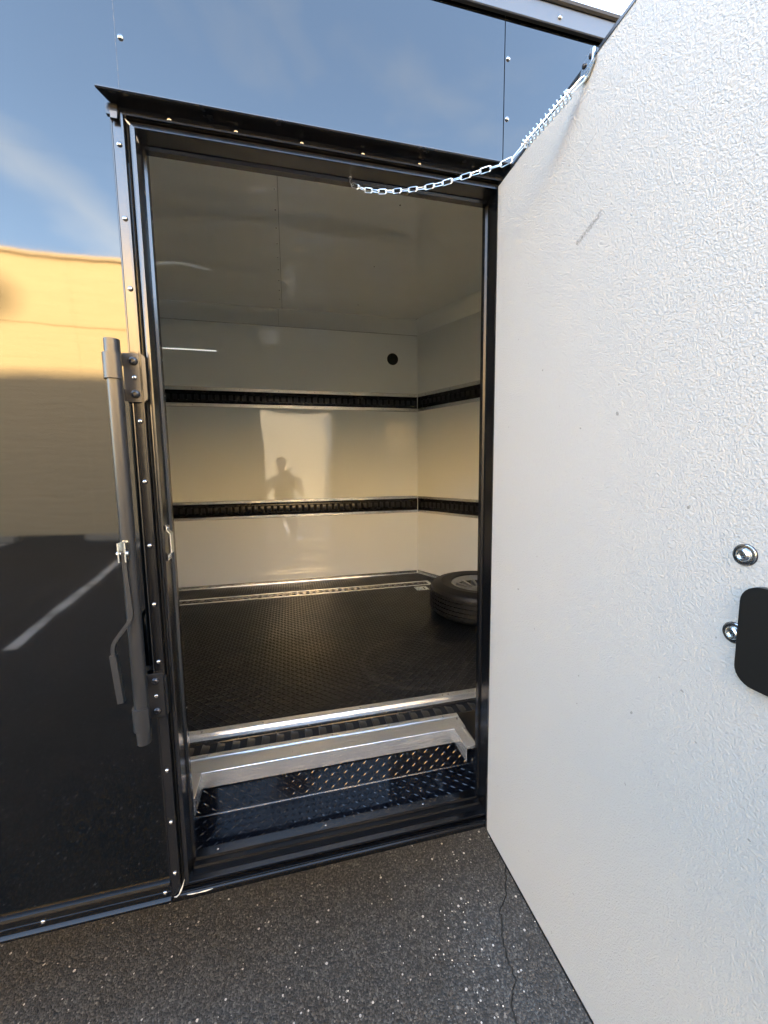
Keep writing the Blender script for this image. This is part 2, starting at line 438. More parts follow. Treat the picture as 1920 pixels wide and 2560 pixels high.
# shared little meshes
bm = bmesh.new(); addlathe(bm, [(.0068, 0), (.0068, .0012), (.0060, .0028), (.0042, .0042), (.0022, .0047), (.0020, .0030), (0, .0030)], 14)
bmesh.ops.recalc_face_normals(bm, faces=bm.faces[:]); SCREW = bpy.data.meshes.new('screw'); bm.to_mesh(SCREW); bm.free()
SCREW.materials.append(M['screw']); SCREW.shade_smooth(); SCREW.set_sharp_from_angle(angle=radians(45))
OUT = (pi / 2, 0, 0)            # local z -> -y (faces the street)
UP = (0, 0, 0)
def screw(parent, loc, rot=OUT, s=1.0):
    return inst(SCREW, 'screw', loc, rot, parent, scale=(s, s, s))

# ------------------------------------------------------------------ setting
bm = bmesh.new()
S = 600
for q in ([(-S, -S), (S, -S), (S, S), (-S, S)],):
    bm.faces.new([bm.verts.new((x, y, 0)) for x, y in q])
ground = finish('asphalt_ground', bm, M['asphalt'], smooth=False); ground['kind'] = 'structure'
ground['label'] = 'dark worn asphalt parking lot with pale chips and a crack'
for kx in range(-3, 5):
    bm = bmesh.new(); off = kx * 2.75
    a = [(-2.55 + off, -3.0), (-3.47 + off, -9.45), (-3.36 + off, -9.45), (-2.44 + off, -3.0)]
    bm.faces.new([bm.verts.new((x, y, .004)) for x, y in a])
    o = finish('painted_line', bm, M['roadpaint'], smooth=False); o['kind'] = 'structure'
bm = bmesh.new()
rng = random.Random(3)
for i in range(240):
    x = rng.uniform(-1.3, .95); y = rng.uniform(-.95, .10)
    if rng.random() < .35: x = .50 + .2 * y + rng.gauss(0, .06)
    s = rng.uniform(.0009, .0028); a = rng.uniform(0, pi)
    pts = [(x + s * cos(a + t) * rng.uniform(.6, 1.3), y + s * sin(a + t) * rng.uniform(.6, 1.3)) for t in (0, 1.3, 2.6, 4.0, 5.2)]
    lo = [bm.verts.new((p[0], p[1], 0.0)) for p in pts]; hi = bm.verts.new((x, y, s * 1.1))
    for i_ in range(5): bm.faces.new((lo[i_], lo[(i_ + 1) % 5], hi))
k = NT('quartz_grit'); k.set(base=k.mix(k.noise(60, 1), (.62, .58, .50), (.30, .29, .27)), rough=.4)
grit = finish('loose_grit', bm, k.m, smooth=False); grit['kind'] = 'stuff'

# ------------------------------------------------------------------ building opposite (behind the camera, mirrored in the paint)
bld = root('warehouse', 'long tan textured concrete warehouse facing the trailer across the parking lot, sunlit along its top', 'building', (0, -14, 0))
box('wall_core', -44.9, 44.9, -26, -11.1, 0, 6.7, M['stucco'], bld)
x = -4.98 - 6.2 * 6
while x < 44:
    box('wall_panel', x + .002, min(x + 6.198, 45), -11.1, -10.80, 0, 5.26, M['stucco'], bld, bevel=.004)
    box('parapet_panel', x + .002, min(x + 6.198, 45), -11.1, -10.77, 5.262, 6.84, M['stucco'], bld, bevel=.004)
    box('coping', x + .004, min(x + 6.196, 45), -11.2, -10.68, 6.842, 6.93, M['stucco'], bld, bevel=.015)
    x += 6.2
stopx = [(-7.03, 'second from the far left'), (-3.83, 'beside the slanted white line left of the door'), (-.63, 'straight across from the trailer door'), (2.57, 'opposite the open trailer door')]
for x, lab in stopx:
    prof = [(-9.86, .004), (-9.62, .004), (-9.655, .12), (-9.68, .135), (-9.80, .135), (-9.825, .12)]
    o = prism('wheel_stop', prof, 'x', x - .915, x + .915, M['concrete'], None, bevel=.006)
    o['label'] = 'pale wheel stop by the tan wall, ' + lab; o['category'] = 'wheel stop'; o['group'] = 'wheel stops along the tan warehouse'
# taller building behind the trailer whose shadow lies over the lot
hb = root('office_block', 'tall plain grey block standing behind the trailer, shading the parking lot', 'building', (0, 32, 0))
box('wall', -60, 60, 26, 40, 0, 14.35, M['greywall'], hb)
box('roof_edge', -60.2, 60.2, 25.9, 40.1, 14.352, 14.6, M['greywall'], hb, bevel=.02)
for i in range(-9, 10):
    for z in (2.2, 6.2, 10.2):
        fr = box('window', i * 6 - 1.5, i * 6 + 1.5, 25.90, 25.997, z, z + 1.8, M['rail'], hb)
        box('pane', i * 6 - 1.42, i * 6 + 1.42, 25.88, 25.897, z + .08, z + 1.72, M['glass'], fr)

# ------------------------------------------------------------------ the trailer
T = root('cargo_trailer', 'gloss black enclosed cargo trailer with open side door, white interior and black tread plate step', 'trailer', (-.6, 1.2, 0))
XL, XR = -.310, .597          # reveal of the doorway
ZB, ZT = .452, 2.366
W = 2.30                      # inner face of the far wall
ZF = .636                     # floor
ZC = 2.83                     # ceiling
XE = -4.3                     # rear end
NX, NY = .4278, -.9037        # direction of the front (V) wall
CX = 1.133                    # inner far corner
# outer skins
def panel(name, xs, zs):
    o = box(name, xs[0] + .0008, xs[1] - .0008, 0, .004, zs[0], zs[1], M['paint'], T); return o
panel('side_panel', (-4.3, -2.780), (.43, 2.83))
panel('side_panel', (-2.780, -1.561), (.43, 2.83))
bm = bmesh.new()
addbox(bm, -1.560, XL - .02, 0, .004, .43, 2.30)
addbox(bm, -1.560, -.3400, 0, .004, 2.3001, 2.83)
finish('side_panel', bm, M['paint'], T)
panel('side_panel', (-.3406, .6212), (2.38, 2.83))
box('seam_bead', -.3402, -.3397, -.0006, .0005, 2.43, 2.81, M['seam'], T)
panel('side_panel', (.6222, 1.25), (.43, 2.83))
# roof rail, bottom rail
prism('roof_rail', [(.003, 2.818), (-.006, 2.818), (-.009, 2.821), (-.009, 2.826), (-.004, 2.829), (-.004, 2.874), (.06, 2.874), (.06, 2.82)], 'x', -4.32, 1.27, M['rail'], T)
prism('roof_edge', [(.02, 2.8745), (-.007, 2.8745), (-.0115, 2.879), (-.0125, 2.886), (-.009, 2.892), (.0, 2.894), (.02, 2.894)], 'x', -4.32, 1.27, M['seal'], T)
prism('roof_drip_seal', [(-.0087, 2.8175), (-.0105, 2.8150), (-.003, 2.8130), (-.0012, 2.8175)], 'x', -4.32, 1.27, M['seal'], T)
prism('bottom_rail', [(.0, .463)] + [(-.006 + .006 * cos(radians(a)), .455 + .007 * sin(radians(a))) for a in (90, 130, 180, 230)] +
      [(-.004, .446), (-.006, .431), (-.0078, .430), (-.0078, .4285), (-.006, .4275), (-.006, .413)] +
      [(-.008 + .006 * cos(radians(a)), .404 + .007 * sin(radians(a))) for a in (110, 150, 200, 250)] + [(-.004, .396), (.06, .396), (.06, .463)],
      'x', -4.3, XL - .050, M['sill'], T)
prism('bottom_rail', [(-.003, .404), (-.0045, .395), (-.002, .387), (.06, .387), (.06, .404)], 'x', XL - .0498, 1.25, M['sill'], T)
# roof, underside, far side, rear, nose
bm = bmesh.new()
addprism(bm, [(-4.3, .0605), (1.25, .0605), (1.72, 1.0), (1.72, 1.36), (1.21, 2.39), (-4.3, 2.39)], 'z', 2.86, 2.890)
finish('roof', bm, M['paint'], T)
box('rear_wall', -4.30, -4.25, .061, 2.389, .40, 2.858, M['paint'], T)
box('far_side', -4.249, 1.20, 2.345, 2.389, .44, 2.858, M['paint'], T)
bm = bmesh.new()
addprism(bm, [(1.2504, .0), (1.72, 1.0), (1.70, 1.012), (1.236, .02)], 'z', .43, 2.858)
addprism(bm, [(1.7205, 1.0), (1.7205, 1.36), (1.70, 1.35), (1.70, 1.013)], 'z', .43, 2.858)
addprism(bm, [(1.72, 1.361), (1.21, 2.389), (1.2, 2.37), (1.70, 1.352)], 'z', .43, 2.858)
finish('nose_panel', bm, M['paint'], T)
# underfloor with the step well let in
bm = bmesh.new()
addbox(bm, -4.248, -.345, .062, 2.343, .44, ZF - .012)
addbox(bm, -.3449, .66, .245, 2.343, .44, ZF - .012)
addbox(bm, .6601, 1.20, .062, 2.343, .44, ZF - .012)
addprism(bm, [(1.2005, .062), (1.235, .062), (1.69, 1.0), (1.69, 1.35), (1.2005, 2.343)], 'z', .44, ZF - .012)
finish('floor_deck', bm, M['deep'], T)
for a in (-.9, -1.5): pass
# two axles far to the left, outside the picture
def make_wheel(parent, loc, R_, w_, up=True, name='wheel', spare=False):
    """wheel about local z; up=True lies flat"""
    rot = Matrix.Identity(4) if up else Matrix.Rotation(pi / 2, 4, 'X')
    M4 = Matrix.Translation(loc) @ rot
    h = w_ / 2; ri = R_ * .57
    prof = [(ri, -h * .78), (ri + .012, -h * .95), (ri + .03, -h), (R_ * .80, -h), (R_ - .03, -h * .93), (R_ - .010, -h * .80), (R_ - .002, -h * .62)]
    for g in (-.42, -.14, .14, .42):
        prof += [(R_, h * g - .006), (R_ - .009, h * g - .004), (R_ - .009, h * g + .004), (R_, h * g + .006)]
    prof += [(R_ - .002, h * .62), (R_ - .010, h * .80), (R_ - .03, h * .93), (R_ * .80, h), (R_ * .79, h * 1.015), (R_ * .77, h), (ri + .03, h), (ri + .012, h * .95), (ri, h * .78)]
    ty = lathe('tyre', prof, M['tyre'], parent, seg=72, M4=M4, angle=25)
    # sipes cut as raised tread blocks on the outer ribs
    bm = bmesh.new()
    n = 64
    for row, (g0, g1) in enumerate(((-.62, -.45), (-.38, -.17), (-.11, .11), (.17, .38), (.45, .62), (.66, .84))):
        for i in range(n):
            a0 = 2 * pi * (i + .12 * row) / n; a1 = a0 + 2 * pi / n * .72; sk = .02
            r0 = R_ - .004 if g1 < .8 else R_ - .016; r1 = R_ + .0035 if g1 < .8 else R_ - .006
            vsx = []
            for (aa, hh, rr_) in ((a0, g0, r0), (a1, g0, r0), (a1 + sk, g1, r0), (a0 + sk, g1, r0), (a0, g0, r1), (a1, g0, r1), (a1 + sk, g1, r1 - (.008 if g1 > .8 else 0)), (a0 + sk, g1, r1 - (.008 if g1 > .8 else 0))):
                vsx.append(bm.verts.new(M4 @ Vector((rr_ * cos(aa), rr_ * sin(aa), h * hh))))
            for f in ((4, 5, 6, 7), (0, 1, 5, 4), (1, 2, 6, 5), (2, 3, 7, 6), (3, 0, 4, 7)): bm.faces.new([vsx[j] for j in f])
    tb = finish('tread_blocks', bm, M['tyre'], ty, smooth=False); tb['kind'] = 'stuff'
    # rim: barrel, lip, and twisted spokes with pockets between
    barrel = [(ri + .006, h * .84), (ri + .004, h * .90), (ri - .006, h * .88), (ri - .016, h * .72), (ri - .020, h * .60)]
    rm = lathe('rim', barrel, M['rim'], parent, seg=64, M4=M4)
    lathe('rim_pocket', [(ri - .0195, h * .60), (ri - .03, h * .2), (ri - .05, -h * .35), (0, -h * .4)], M['rimblack'], rm, seg=40, M4=M4)
    for i in range(7):
        a = 2 * pi * i / 7 + .35
        bm = bmesh.new()
        R3 = M4 @ Matrix.Rotation(a, 4, 'Z')
        for sgn in (-1, 1):
            # each spoke forks towards the rim
            p = [(.045, sgn * .002, h * .45), (.045, sgn * .016, h * .45), (ri - .018, sgn * .050, h * .70), (ri - .018, sgn * .028, h * .70)]
            lo = [bm.verts.new(R3 @ Vector((q[0], q[1], q[2] - .03))) for q in p]; hi = [bm.verts.new(R3 @ Vector(q)) for q in p]
            bm.faces.new(hi)
            for j in range(4): bm.faces.new((lo[j], lo[(j + 1) % 4], hi[(j + 1) % 4], hi[j]))
        finish('spoke', bm, M['rim'], rm, bevel=.002)
    lathe('hub', [(.075, h * .2), (.075, h * .44), (.068, h * .50), (.035, h * .52), (.033, h * .40), (0, h * .40)], M['rim'], rm, seg=32, M4=M4)
    return ty
for wx in (-3.15, -2.25):
    e = bpy.data.objects.new('wheel', None); col.objects.link(e); e.location = (wx, .02, .36); attach(e, T)
    make_wheel(e, Vector((wx, .16, .36)), .36, .22, up=False)
fp = [(-3.75, .45), (-3.62, .78), (-3.4, .86), (-2.0, .86), (-1.78, .78), (-1.65, .45), (-1.70, .45), (-1.82, .75), (-2.02, .82), (-3.38, .82), (-3.58, .75), (-3.70, .45)]
prism('fender', fp, 'y', -.16, -.001, M['rail'], T, bevel=.006)

# ---- doorway frame
G = .0                       # gap helpers
prof = [(-.006, .058), (-.006, .040), (0, .036), (0, -.0145), (.0005, -.0152), (.004, -.0146), (.008, -.0136), (.0110, -.0122), (.0124, -.0095), (.013, .004)]
bm = bmesh.new(); addsweep(bm, prof, (XL, XR, ZB, ZT), skip=(2, 3)); finish('door_jamb', bm, M['frame'], T, angle=30)
bm = bmesh.new(); addsweep(bm, prof, (XL, XR, ZB, ZT), skip=(0, 1)); finish('door_jamb', bm, M['sill'], T, angle=30)
bm = bmesh.new(); addsweep(bm, [(.0130, .003), (.0215, .003)], (XL, XR, ZB, ZT)); addsweep(bm, [(.0145, .002), (.0165, -.005), (.0195, -.004), (.0205, .002)], (XL, XR, ZB, ZT))
finish('door_seal', bm, M['seal'], T, angle=30)
prof = [(.0215, .004), (.0215, -.0168), (.0219, -.0174), (.0262, -.0170), (.0266, -.0162)] + [(.0268, -.009), (.0275, -.0075), (.0445, -.0075), (.0450, -.0055), (.0475, -.0055), (.0480, -.0075), (.0500, -.0070), (.0520, -.0035), (.0520, .0005)]
bm = bmesh.new(); addsweep(bm, prof, (XL, XR, ZB, ZT), skip=(3,)); finish('door_frame', bm, M['frame'], T, angle=30)
profb = [(.0215, .004), (.0215, -.0168), (.0219, -.0174), (.0262, -.0170), (.0266, -.0162)] + [(.0268, -.009), (.030, -.0085), (.034, -.0095), (.037, -.013), (.040, -.014), (.043, -.012), (.045, -.008), (.0470, -.006), (.0470, .0005)]
bm = bmesh.new(); addsweep(bm, profb, (XL, XR, ZB, ZT), skip=(0, 1, 2)); finish('door_frame', bm, M['sill'], T, angle=30)
for z in (2.331, 2.174, 2.020, 1.860, 1.713, 1.566, 1.405, 1.252, 1.098, .945, .791, .638, .483):
    if z in (1.860, .945): continue
    screw(T, (XL - .0355, -.0078, z), s=.85)
for x in (-.238, -.092, .063, .2176, .3714, .525):
    screw(T, (x, -.0078, ZT + .035), s=.8)
for x in (-.22, .02, .26, .50):
    screw(T, (x, -.0098, ZB - .0315), s=.6)
for x in (-.374, -.663, -.952, -1.24):
    screw(T, (x, -.0062, .4285), s=.9)
for z in (2.5578, 2.7200): screw(T, (-.3296, -.0002, z), s=.9)
for z in (2.7132, 2.5622, 2.411): screw(T, (.632, -.0002, z), s=.9)
for z in (.55, .70, .85, 1.0, 1.15, 1.3): screw(T, (-1.54, -.0002, z), s=.9)
for x in (.7886, .19, -.41, -1.01): screw(T, (x, -.0042, 2.846), s=.95)
# torn weather strip and dried sealant at the lower left mitre
tube('sealant_bead', [(-.352, -.010, .413), (-.343, -.017, .4195), (-.336, -.020, .428), (-.331, -.019, .437), (-.326, -.016, .449), (-.322, -.012, .462)], [.0006, .0016, .0011, .0026, .0012, .0005], M['silicone'], T, seg=6)
tube('sealant_bead', [(-.318, -.0145, .4155), (-.305, -.0160, .4158), (-.292, -.0160, .4150), (-.27, -.0160, .4152), (-.25, -.0150, .4155)], [.0006, .0016, .0008, .0016, .0004], M['silicone'], T, seg=6)
tube('sealant_bead', [(XL - .020, -.010, ZT + .019), (XL - .013, -.012, ZT + .010), (XL - .004, -.010, ZT + .002), (XL + .002, .0, ZT - .02)], [.0008, .0022, .0018, .0005], M['silicone'], T, seg=6)
rs = random.Random(5)
bm = bmesh.new()
for i in range(46):                      # crumbs of old glue along the inner edge
    z = rs.choice((rs.uniform(.5, 1.1), rs.uniform(1.7, 2.3))); s = rs.uniform(.0007, .0018)
    addbox(bm, XL + .004 + rs.uniform(-.001, .002), XL + .004 + s + rs.uniform(0, .001), .052, .057, z, z + s * rs.uniform(1, 2))
cr = finish('glue_crumbs', bm, M['silicone'], T, smooth=False); cr['kind'] = 'stuff'
# gutter over the door
gp = [(.0, 2.4225), (-.002, 2.4225), (-.002, 2.3925), (-.046, 2.3945), (-.048, 2.397), (-.048, 2.3995), (-.0465, 2.3995), (-.0445, 2.3972), (-.003, 2.3955), (-.0, 2.396)]
bm = bmesh.new(); addprism(bm, [(y, z + .0165) for y, z in gp], 'x', -.372, .640)
for v_ in bm.verts:                      # ends cut on the slant
    if v_.co.x < 0 and v_.co.y > -.02: v_.co.x += .022
finish('door_gutter', bm, M['trim'], T, angle=25)
box('gutter_end', -.3645, -.3415, -.018, -.0085, 2.384, 2.4065, M['trim'], T, bevel=.002)
box('gutter_end', -.3560, -.3425, -.020, -.0182, 2.376, 2.390, M['rail'], T, bevel=.0006)
# sill inside the frame
sp_ = [(.072, .455), (.070, .468), (.066, .4705), (.040, .4690), (.038, .4725), (.035, .4725), (.033, .4655), (.018, .4640), (.016, .4580), (.002, .4540), (.002, .448), (.072, .448)]
prism('door_sill', sp_, 'x', XL + .0065, XR - .0065, M['sill'], T, angle=25)
for x in (-.245, .075, .40): screw(T, (x, .052, .4695), UP, .55)
# keeper on the left jamb
kp = [(.001, 1.367), (-.0045, 1.372), (-.0045, 1.379), (-.001, 1.386), (-.001, 1.434), (-.0045, 1.440), (-.0045, 1.449), (.001, 1.454)]
bm = bmesh.new()
pts = [(XL + .0010, 1.362), (XL + .0050, 1.366), (XL + .0050, 1.376), (XL + .0125, 1.384), (XL + .0125, 1.434), (XL + .0050, 1.442), (XL + .0050, 1.452), (XL + .0010, 1.456),
       (XL + .0007, 1.456), (XL + .0032, 1.450), (XL + .0032, 1.441), (XL + .0105, 1.433), (XL + .0105, 1.385), (XL + .0032, 1.377), (XL + .0032, 1.368), (XL + .0007, 1.362)]
addprism(bm, pts, 'y', -.006, .016)
finish('strike_keeper', bm, M['zinc'], T, bevel=.0006)
for z in (1.371, 1.447): inst(SCREW, 'screw', (XL + .0050, .005, z), (0, pi / 2, 0), T, scale=(.55, .55, .55))

# ---- cam bar lock
def bracket(xc, z0, z1, dark):
    mat_ = M['powder_dark']
    bm = bmesh.new()
    addprism(bm, [(xc - .022, z0 + .004), (xc - .018, z0), (xc + .018, z0), (xc + .026, z0 + .008), (xc + .026, z1 - .008), (xc + .018, z1), (xc - .022, z1)], 'y', -.0165, -.0100)
    o = finish('lock_bracket', bm, mat_, T, bevel=.0014)
    # two arms out to the bar
    for za, zb in ((z1 - .029, z1 - .002), (z0 + .002, z0 + .029)):
        bm = bmesh.new(); addbox(bm, xc - .026, xc - .0222, -.064, -.0115, za, zb)
        finish('bracket_arm', bm, M['powder'], o, bevel=.0012)
    bm = bmesh.new(); addbox(bm, xc - .0262, xc - .0222, -.064, -.060, z0 + .029, z1 - .029); finish('bracket_arm', bm, M['powder'], o, bevel=.001)
    for z in (z1 - .018, z0 + .018):
        lathe('bolt', [(.0098, 0), (.0098, .0025), (.0080, .0055), (.0045, .0072), (.0040, .0046), (0, .0046)], M['bolt'] if dark else M['powder_dark'], o, seg=20,
              M4=Matrix.Translation((xc + .0005, -.0166, z)) @ Matrix.Rotation(pi / 2, 4, 'X'))
    inst(SCREW, 'screw', (xc + .0005, -.0166, (z0 + z1) / 2), OUT, o, scale=(.8, .8, .8))
    return o
bracket(-.349, 1.7585, 1.871, False)
bracket(-.355, .951, 1.069, True)
TX, TY = -.3745, -.062
tube('lock_bar', [(TX, TY, z) for z in (.917, .93, 1.4, 1.87, 1.887)], .0160, M['powder'], T, seg=32)
def collar(z0, z1, a0=120, a1=330):
    bm = bmesh.new()
    pr = [(TX + r_ * cos(radians(a0 + (a1 - a0) * i / 16)), TY + r_ * sin(radians(a0 + (a1 - a0) * i / 16))) for r_, rng_ in ((.0164, range(17)), (.0208, range(16, -1, -1))) for i in rng_]
    addprism(bm, pr, 'z', z0, z1); return finish('bar_collar', bm, M['powder'], T, bevel=.0005, angle=40)
collar(1.800, 1.856); collar(.953, 1.012)
# clevis and lever
cl_ = box('clevis', TX - .0085, TX - .0055, -.104, -.070, 1.386, 1.4305, M['zinc'], T, bevel=.0012)
box('clevis_cheek', TX + .0055, TX + .0085, -.104, -.070, 1.386, 1.4305, M['zinc'], cl_, bevel=.0012)
box('clevis_bridge', TX - .0053, TX + .0053, -.0795, -.0765, 1.405, 1.4325, M['zinc'], cl_, bevel=.0008)
lathe('clevis_pin', [(0, -.0030), (.0052, -.0024), (.0062, 0), (.0062, .0010), (.0030, .0012), (.0030, .0190), (.0055, .0192), (.0055, .0215), (0, .0230)], M['zinc'], cl_, seg=18,
      M4=Matrix.Translation((TX - .0105, -.094, 1.4045)) @ Matrix.Rotation(pi / 2, 4, 'Y'))
def flatbar(name, pts, wx_, wy_, mat, parent):
    """rectangular bar along a path in the xz plane"""
    bm = bmesh.new(); rings = []
    for i, p in enumerate(pts):
        p = Vector(p)
        a = Vector(pts[max(i - 1, 0)]); b = Vector(pts[min(i + 1, len(pts) - 1)]); t = (b - a).normalized()
        s = Vector((0, 1, 0)).cross(t).normalized()
        rings.append([bm.verts.new(p + s * u * wx_ / 2 + Vector((0, v_ * wy_ / 2, 0))) for u, v_ in ((-1, -1), (1, -1), (1, 1), (-1, 1))])
    for a, b in zip(rings, rings[1:]):
        for k_ in range(4): bm.faces.new((a[k_], a[(k_ + 1) % 4], b[(k_ + 1) % 4], b[k_]))
    bm.faces.new(rings[0]); bm.faces.new(rings[-1][::-1])
    return finish(name, bm, mat, parent, bevel=.0012)
lv = flatbar('lock_lever', [(-.3740, -.094, 1.408), (-.3725, -.094, 1.36), (-.3695, -.094, 1.300), (-.3680, -.094, 1.262), (-.3705, -.094, 1.250), (-.3770, -.094, 1.238), (-.4045, -.094, 1.202), (-.4105, -.094, 1.190), (-.4125, -.094, 1.178), (-.4122, -.094, 1.166)], .0085, .008, M['powder'], T)
flatbar('grip_sleeve', [(-.4130, -.094, 1.1655), (-.4085, -.094, 1.103), (-.4045, -.094, 1.047)], .0135, .0125, M['powder'], lv)

# ---- interior
white = M['white']
def wallstrip(name, z0, z1):
    box(name, -4.245, CX - .0005, W, W + .004, z0, z1, white, T)
wallstrip('wall_panel', ZF, 1.205); wallstrip('wall_panel', 1.347, 2.096); wallstrip('wall_panel', 2.246, 2.738)
# nose wall (far half): runs from the corner towards the middle of the nose
NL = 1.26
def nose_pt(s, o=0.0):       # s along the wall, o off the wall into the room
    return (CX + NX * s + NY * o, W + NY * s - NX * o)
def nosebox(name, s0, s1, o0, o1, z0, z1, mat, parent=T, bevel=0):
    bm = bmesh.new(); addprism(bm, [nose_pt(s0, o0), nose_pt(s1, o0), nose_pt(s1, o1), nose_pt(s0, o1)], 'z', z0, z1)
    return finish(name, bm, mat, parent, bevel=bevel)
for z0, z1 in ((ZF, 1.205), (1.347, 2.096), (2.246, 2.738)): nosebox('nose_wall_panel', 0.0005, NL, 0, -.004, z0, z1, M['nose'])
nx2, ny2 = nose_pt(NL)
bm = bmesh.new(); addprism(bm, [(nx2, ny2), (1.160, .062), (1.164, .060), (nx2 + .004, ny2)], 'z', ZF, 2.83); finish('nose_wall_panel', bm, M['nose'], T)
# inner faces of the near wall round the doorway, rear wall
box('wall_panel', -4.245, XL - .004, .0585, .0615, ZF - .01, 2.83, white, T)
box('wall_panel', XR + .004, 1.16, .0585, .0615, ZF - .01, 2.83, white, T)
box('wall_panel', XL - .0035, XR + .0035, .0585, .0615, ZT + .0045, 2.83, white, T)
box('wall_panel', -4.248, -4.2455, .062, 2.3, ZF, 2.83, white, T)
# ceiling sheets with a seam, and the sloping cove
YC = 2.18
bm = bmesh.new()
def ceil_sheet(x0, x1):
    bm = bmesh.new(); addbox(bm, x0, x1, .062, YC, ZC, ZC + .004); finish('ceiling_panel', bm, M['ceil'], T)
ceil_sheet(-4.245, -2.42); ceil_sheet(-2.419, -1.201); ceil_sheet(-1.200, -.0006)
CCX = 1.080
bm = bmesh.new(); addprism(bm, [(.0008, .062), (1.235, .062), (1.70, 1.04), (CCX, YC), (.0008, YC)], 'z', ZC, ZC + .004)
finish('ceiling_panel', bm, M['ceil'], T)
for x0, x1 in ((-4.245, -1.25), (-1.249, -.0306), (-.0294, CX)):
    bm = bmesh.new()
    xe = CCX if x1 == CX else x1
    n = 5; A = []; B = []
    for i in range(n + 1):
        t = i / n; y = YC + (W - YC) * t; z = ZC - .002 - (ZC - 2.738) * (t ** 1.35)
        A.append(bm.verts.new((x0, y, z))); B.append(bm.verts.new((xe + (x1 - xe) * t, y, z)))
    for i in range(n): bm.faces.new((A[i], A[i + 1], B[i + 1], B[i]))
    finish('ceiling_cove', bm, white, T, angle=60)
bm = bmesh.new(); A = []; B = []
for i in range(6):
    t = i / 5; o = .125 * (1 - t); z = ZC - .002 - (ZC - 2.738) * (t ** 1.35)
    p = nose_pt(0); q = nose_pt(NL, o)
    A.append(bm.verts.new((CCX + (CX - CCX) * t, YC + (W - YC) * t, z))); B.append(bm.verts.new((q[0], q[1], z)))
for i in range(5): bm.faces.new((A[i], A[i + 1], B[i + 1], B[i]))
finish('ceiling_cove', bm, white, T, angle=60)
# thin cove lips (aluminium edging catching light)
box('cove_lip', -4.24, CX - .004, W - .0045, W - .0002, 2.735, 2.7405, M['alu'], T)
nosebox('cove_lip', .004, NL, .0002, .0045, 2.735, 2.7405, white)
box('cove_lip', -4.24, CCX, YC - .002, YC + .003, ZC - .0065, ZC - .0005, white, T)
box('ceiling_seam_strip', -.0009, .0009, .064, YC - .003, ZC - .0006, ZC - .0001, M['seam'], T)
box('corner_bead', CX - .004, CX + .001, W - .004, W - .0002, ZF + .03, 2.735, white, T)
DOWN = (pi, 0, 0)
for y in (.847, .992, 1.137, 1.282, 1.427, 1.572, 1.717, 1.862, 2.007, .702): screw(T, (-.014, y, ZC - .0002), DOWN, .6)
for y in (.83, 1.41, 1.99): screw(T, (.56, y, ZC - .0002), DOWN, .6)
# vent opening
vh = lathe('vent_hole', [(.049, -.001), (.049, .0022), (.0465, .0030), (.0455, .0008), (0, .0006)], M['deep'], T, seg=40,
      M4=Matrix.Translation((.909, W - .0002, 2.532)) @ Matrix.Rotation(pi / 2, 4, 'X'))
# light strip: rail with beads
ls = box('light_strip', -1.15, -.508, W - .006, W - .0003, 2.511, 2.529, white, T, bevel=.001)
bm = bmesh.new(); bmesh.ops.create_icosphere(bm, subdivisions=1, radius=.0034)
LED = bpy.data.meshes.new('lamp_bead'); bm.to_mesh(LED); bm.free(); LED.materials.append(M['led']); LED.shade_smooth()
for i in range(36):
    x = -.517 - i * .0172
    inst(LED, 'lamp_bead', (x, W - .0075, 2.520 + .0), (0, 0, 0), ls)

# wall tracks
BAR_M = None
def mk_bar(w_, h_, d_, inset):
    """a pressed bar between two slots: local x along the track, y up, z out; raised rim with rounded back"""
    bm = bmesh.new()
    rows = [(-w_ / 2, 0), (-w_ / 2 + .002, d_), (w_ / 2 - .002, d_), (w_ / 2, 0)]
    prev = None
    for x_, z_ in rows:
        cur = [bm.verts.new((x_, -h_ / 2, z_ * .2)), bm.verts.new((x_, -h_ / 2 + .006, z_)), bm.verts.new((x_, h_ / 2 - .006, z_)), bm.verts.new((x_, h_ / 2, z_ * .2))]
        if prev:
            for j in range(3): bm.faces.new((prev[j], prev[j + 1], cur[j + 1], cur[j]))
        prev = cur
    bmesh.ops.recalc_face_normals(bm, faces=bm.faces[:])
    me = bpy.data.meshes.new('track_bar'); bm.to_mesh(me); bm.free(); me.shade_smooth(); me.set_sharp_from_angle(angle=radians(50)); return me
PITCH = .0508
k = NT('satin_track_bar'); k.set(base=(.010, .010, .011), rough=.34, ior=1.6); M['bar'] = k.m
BAR_W = mk_bar(.030, .052, .005, 0); BAR_W.materials.append(M['bar'])
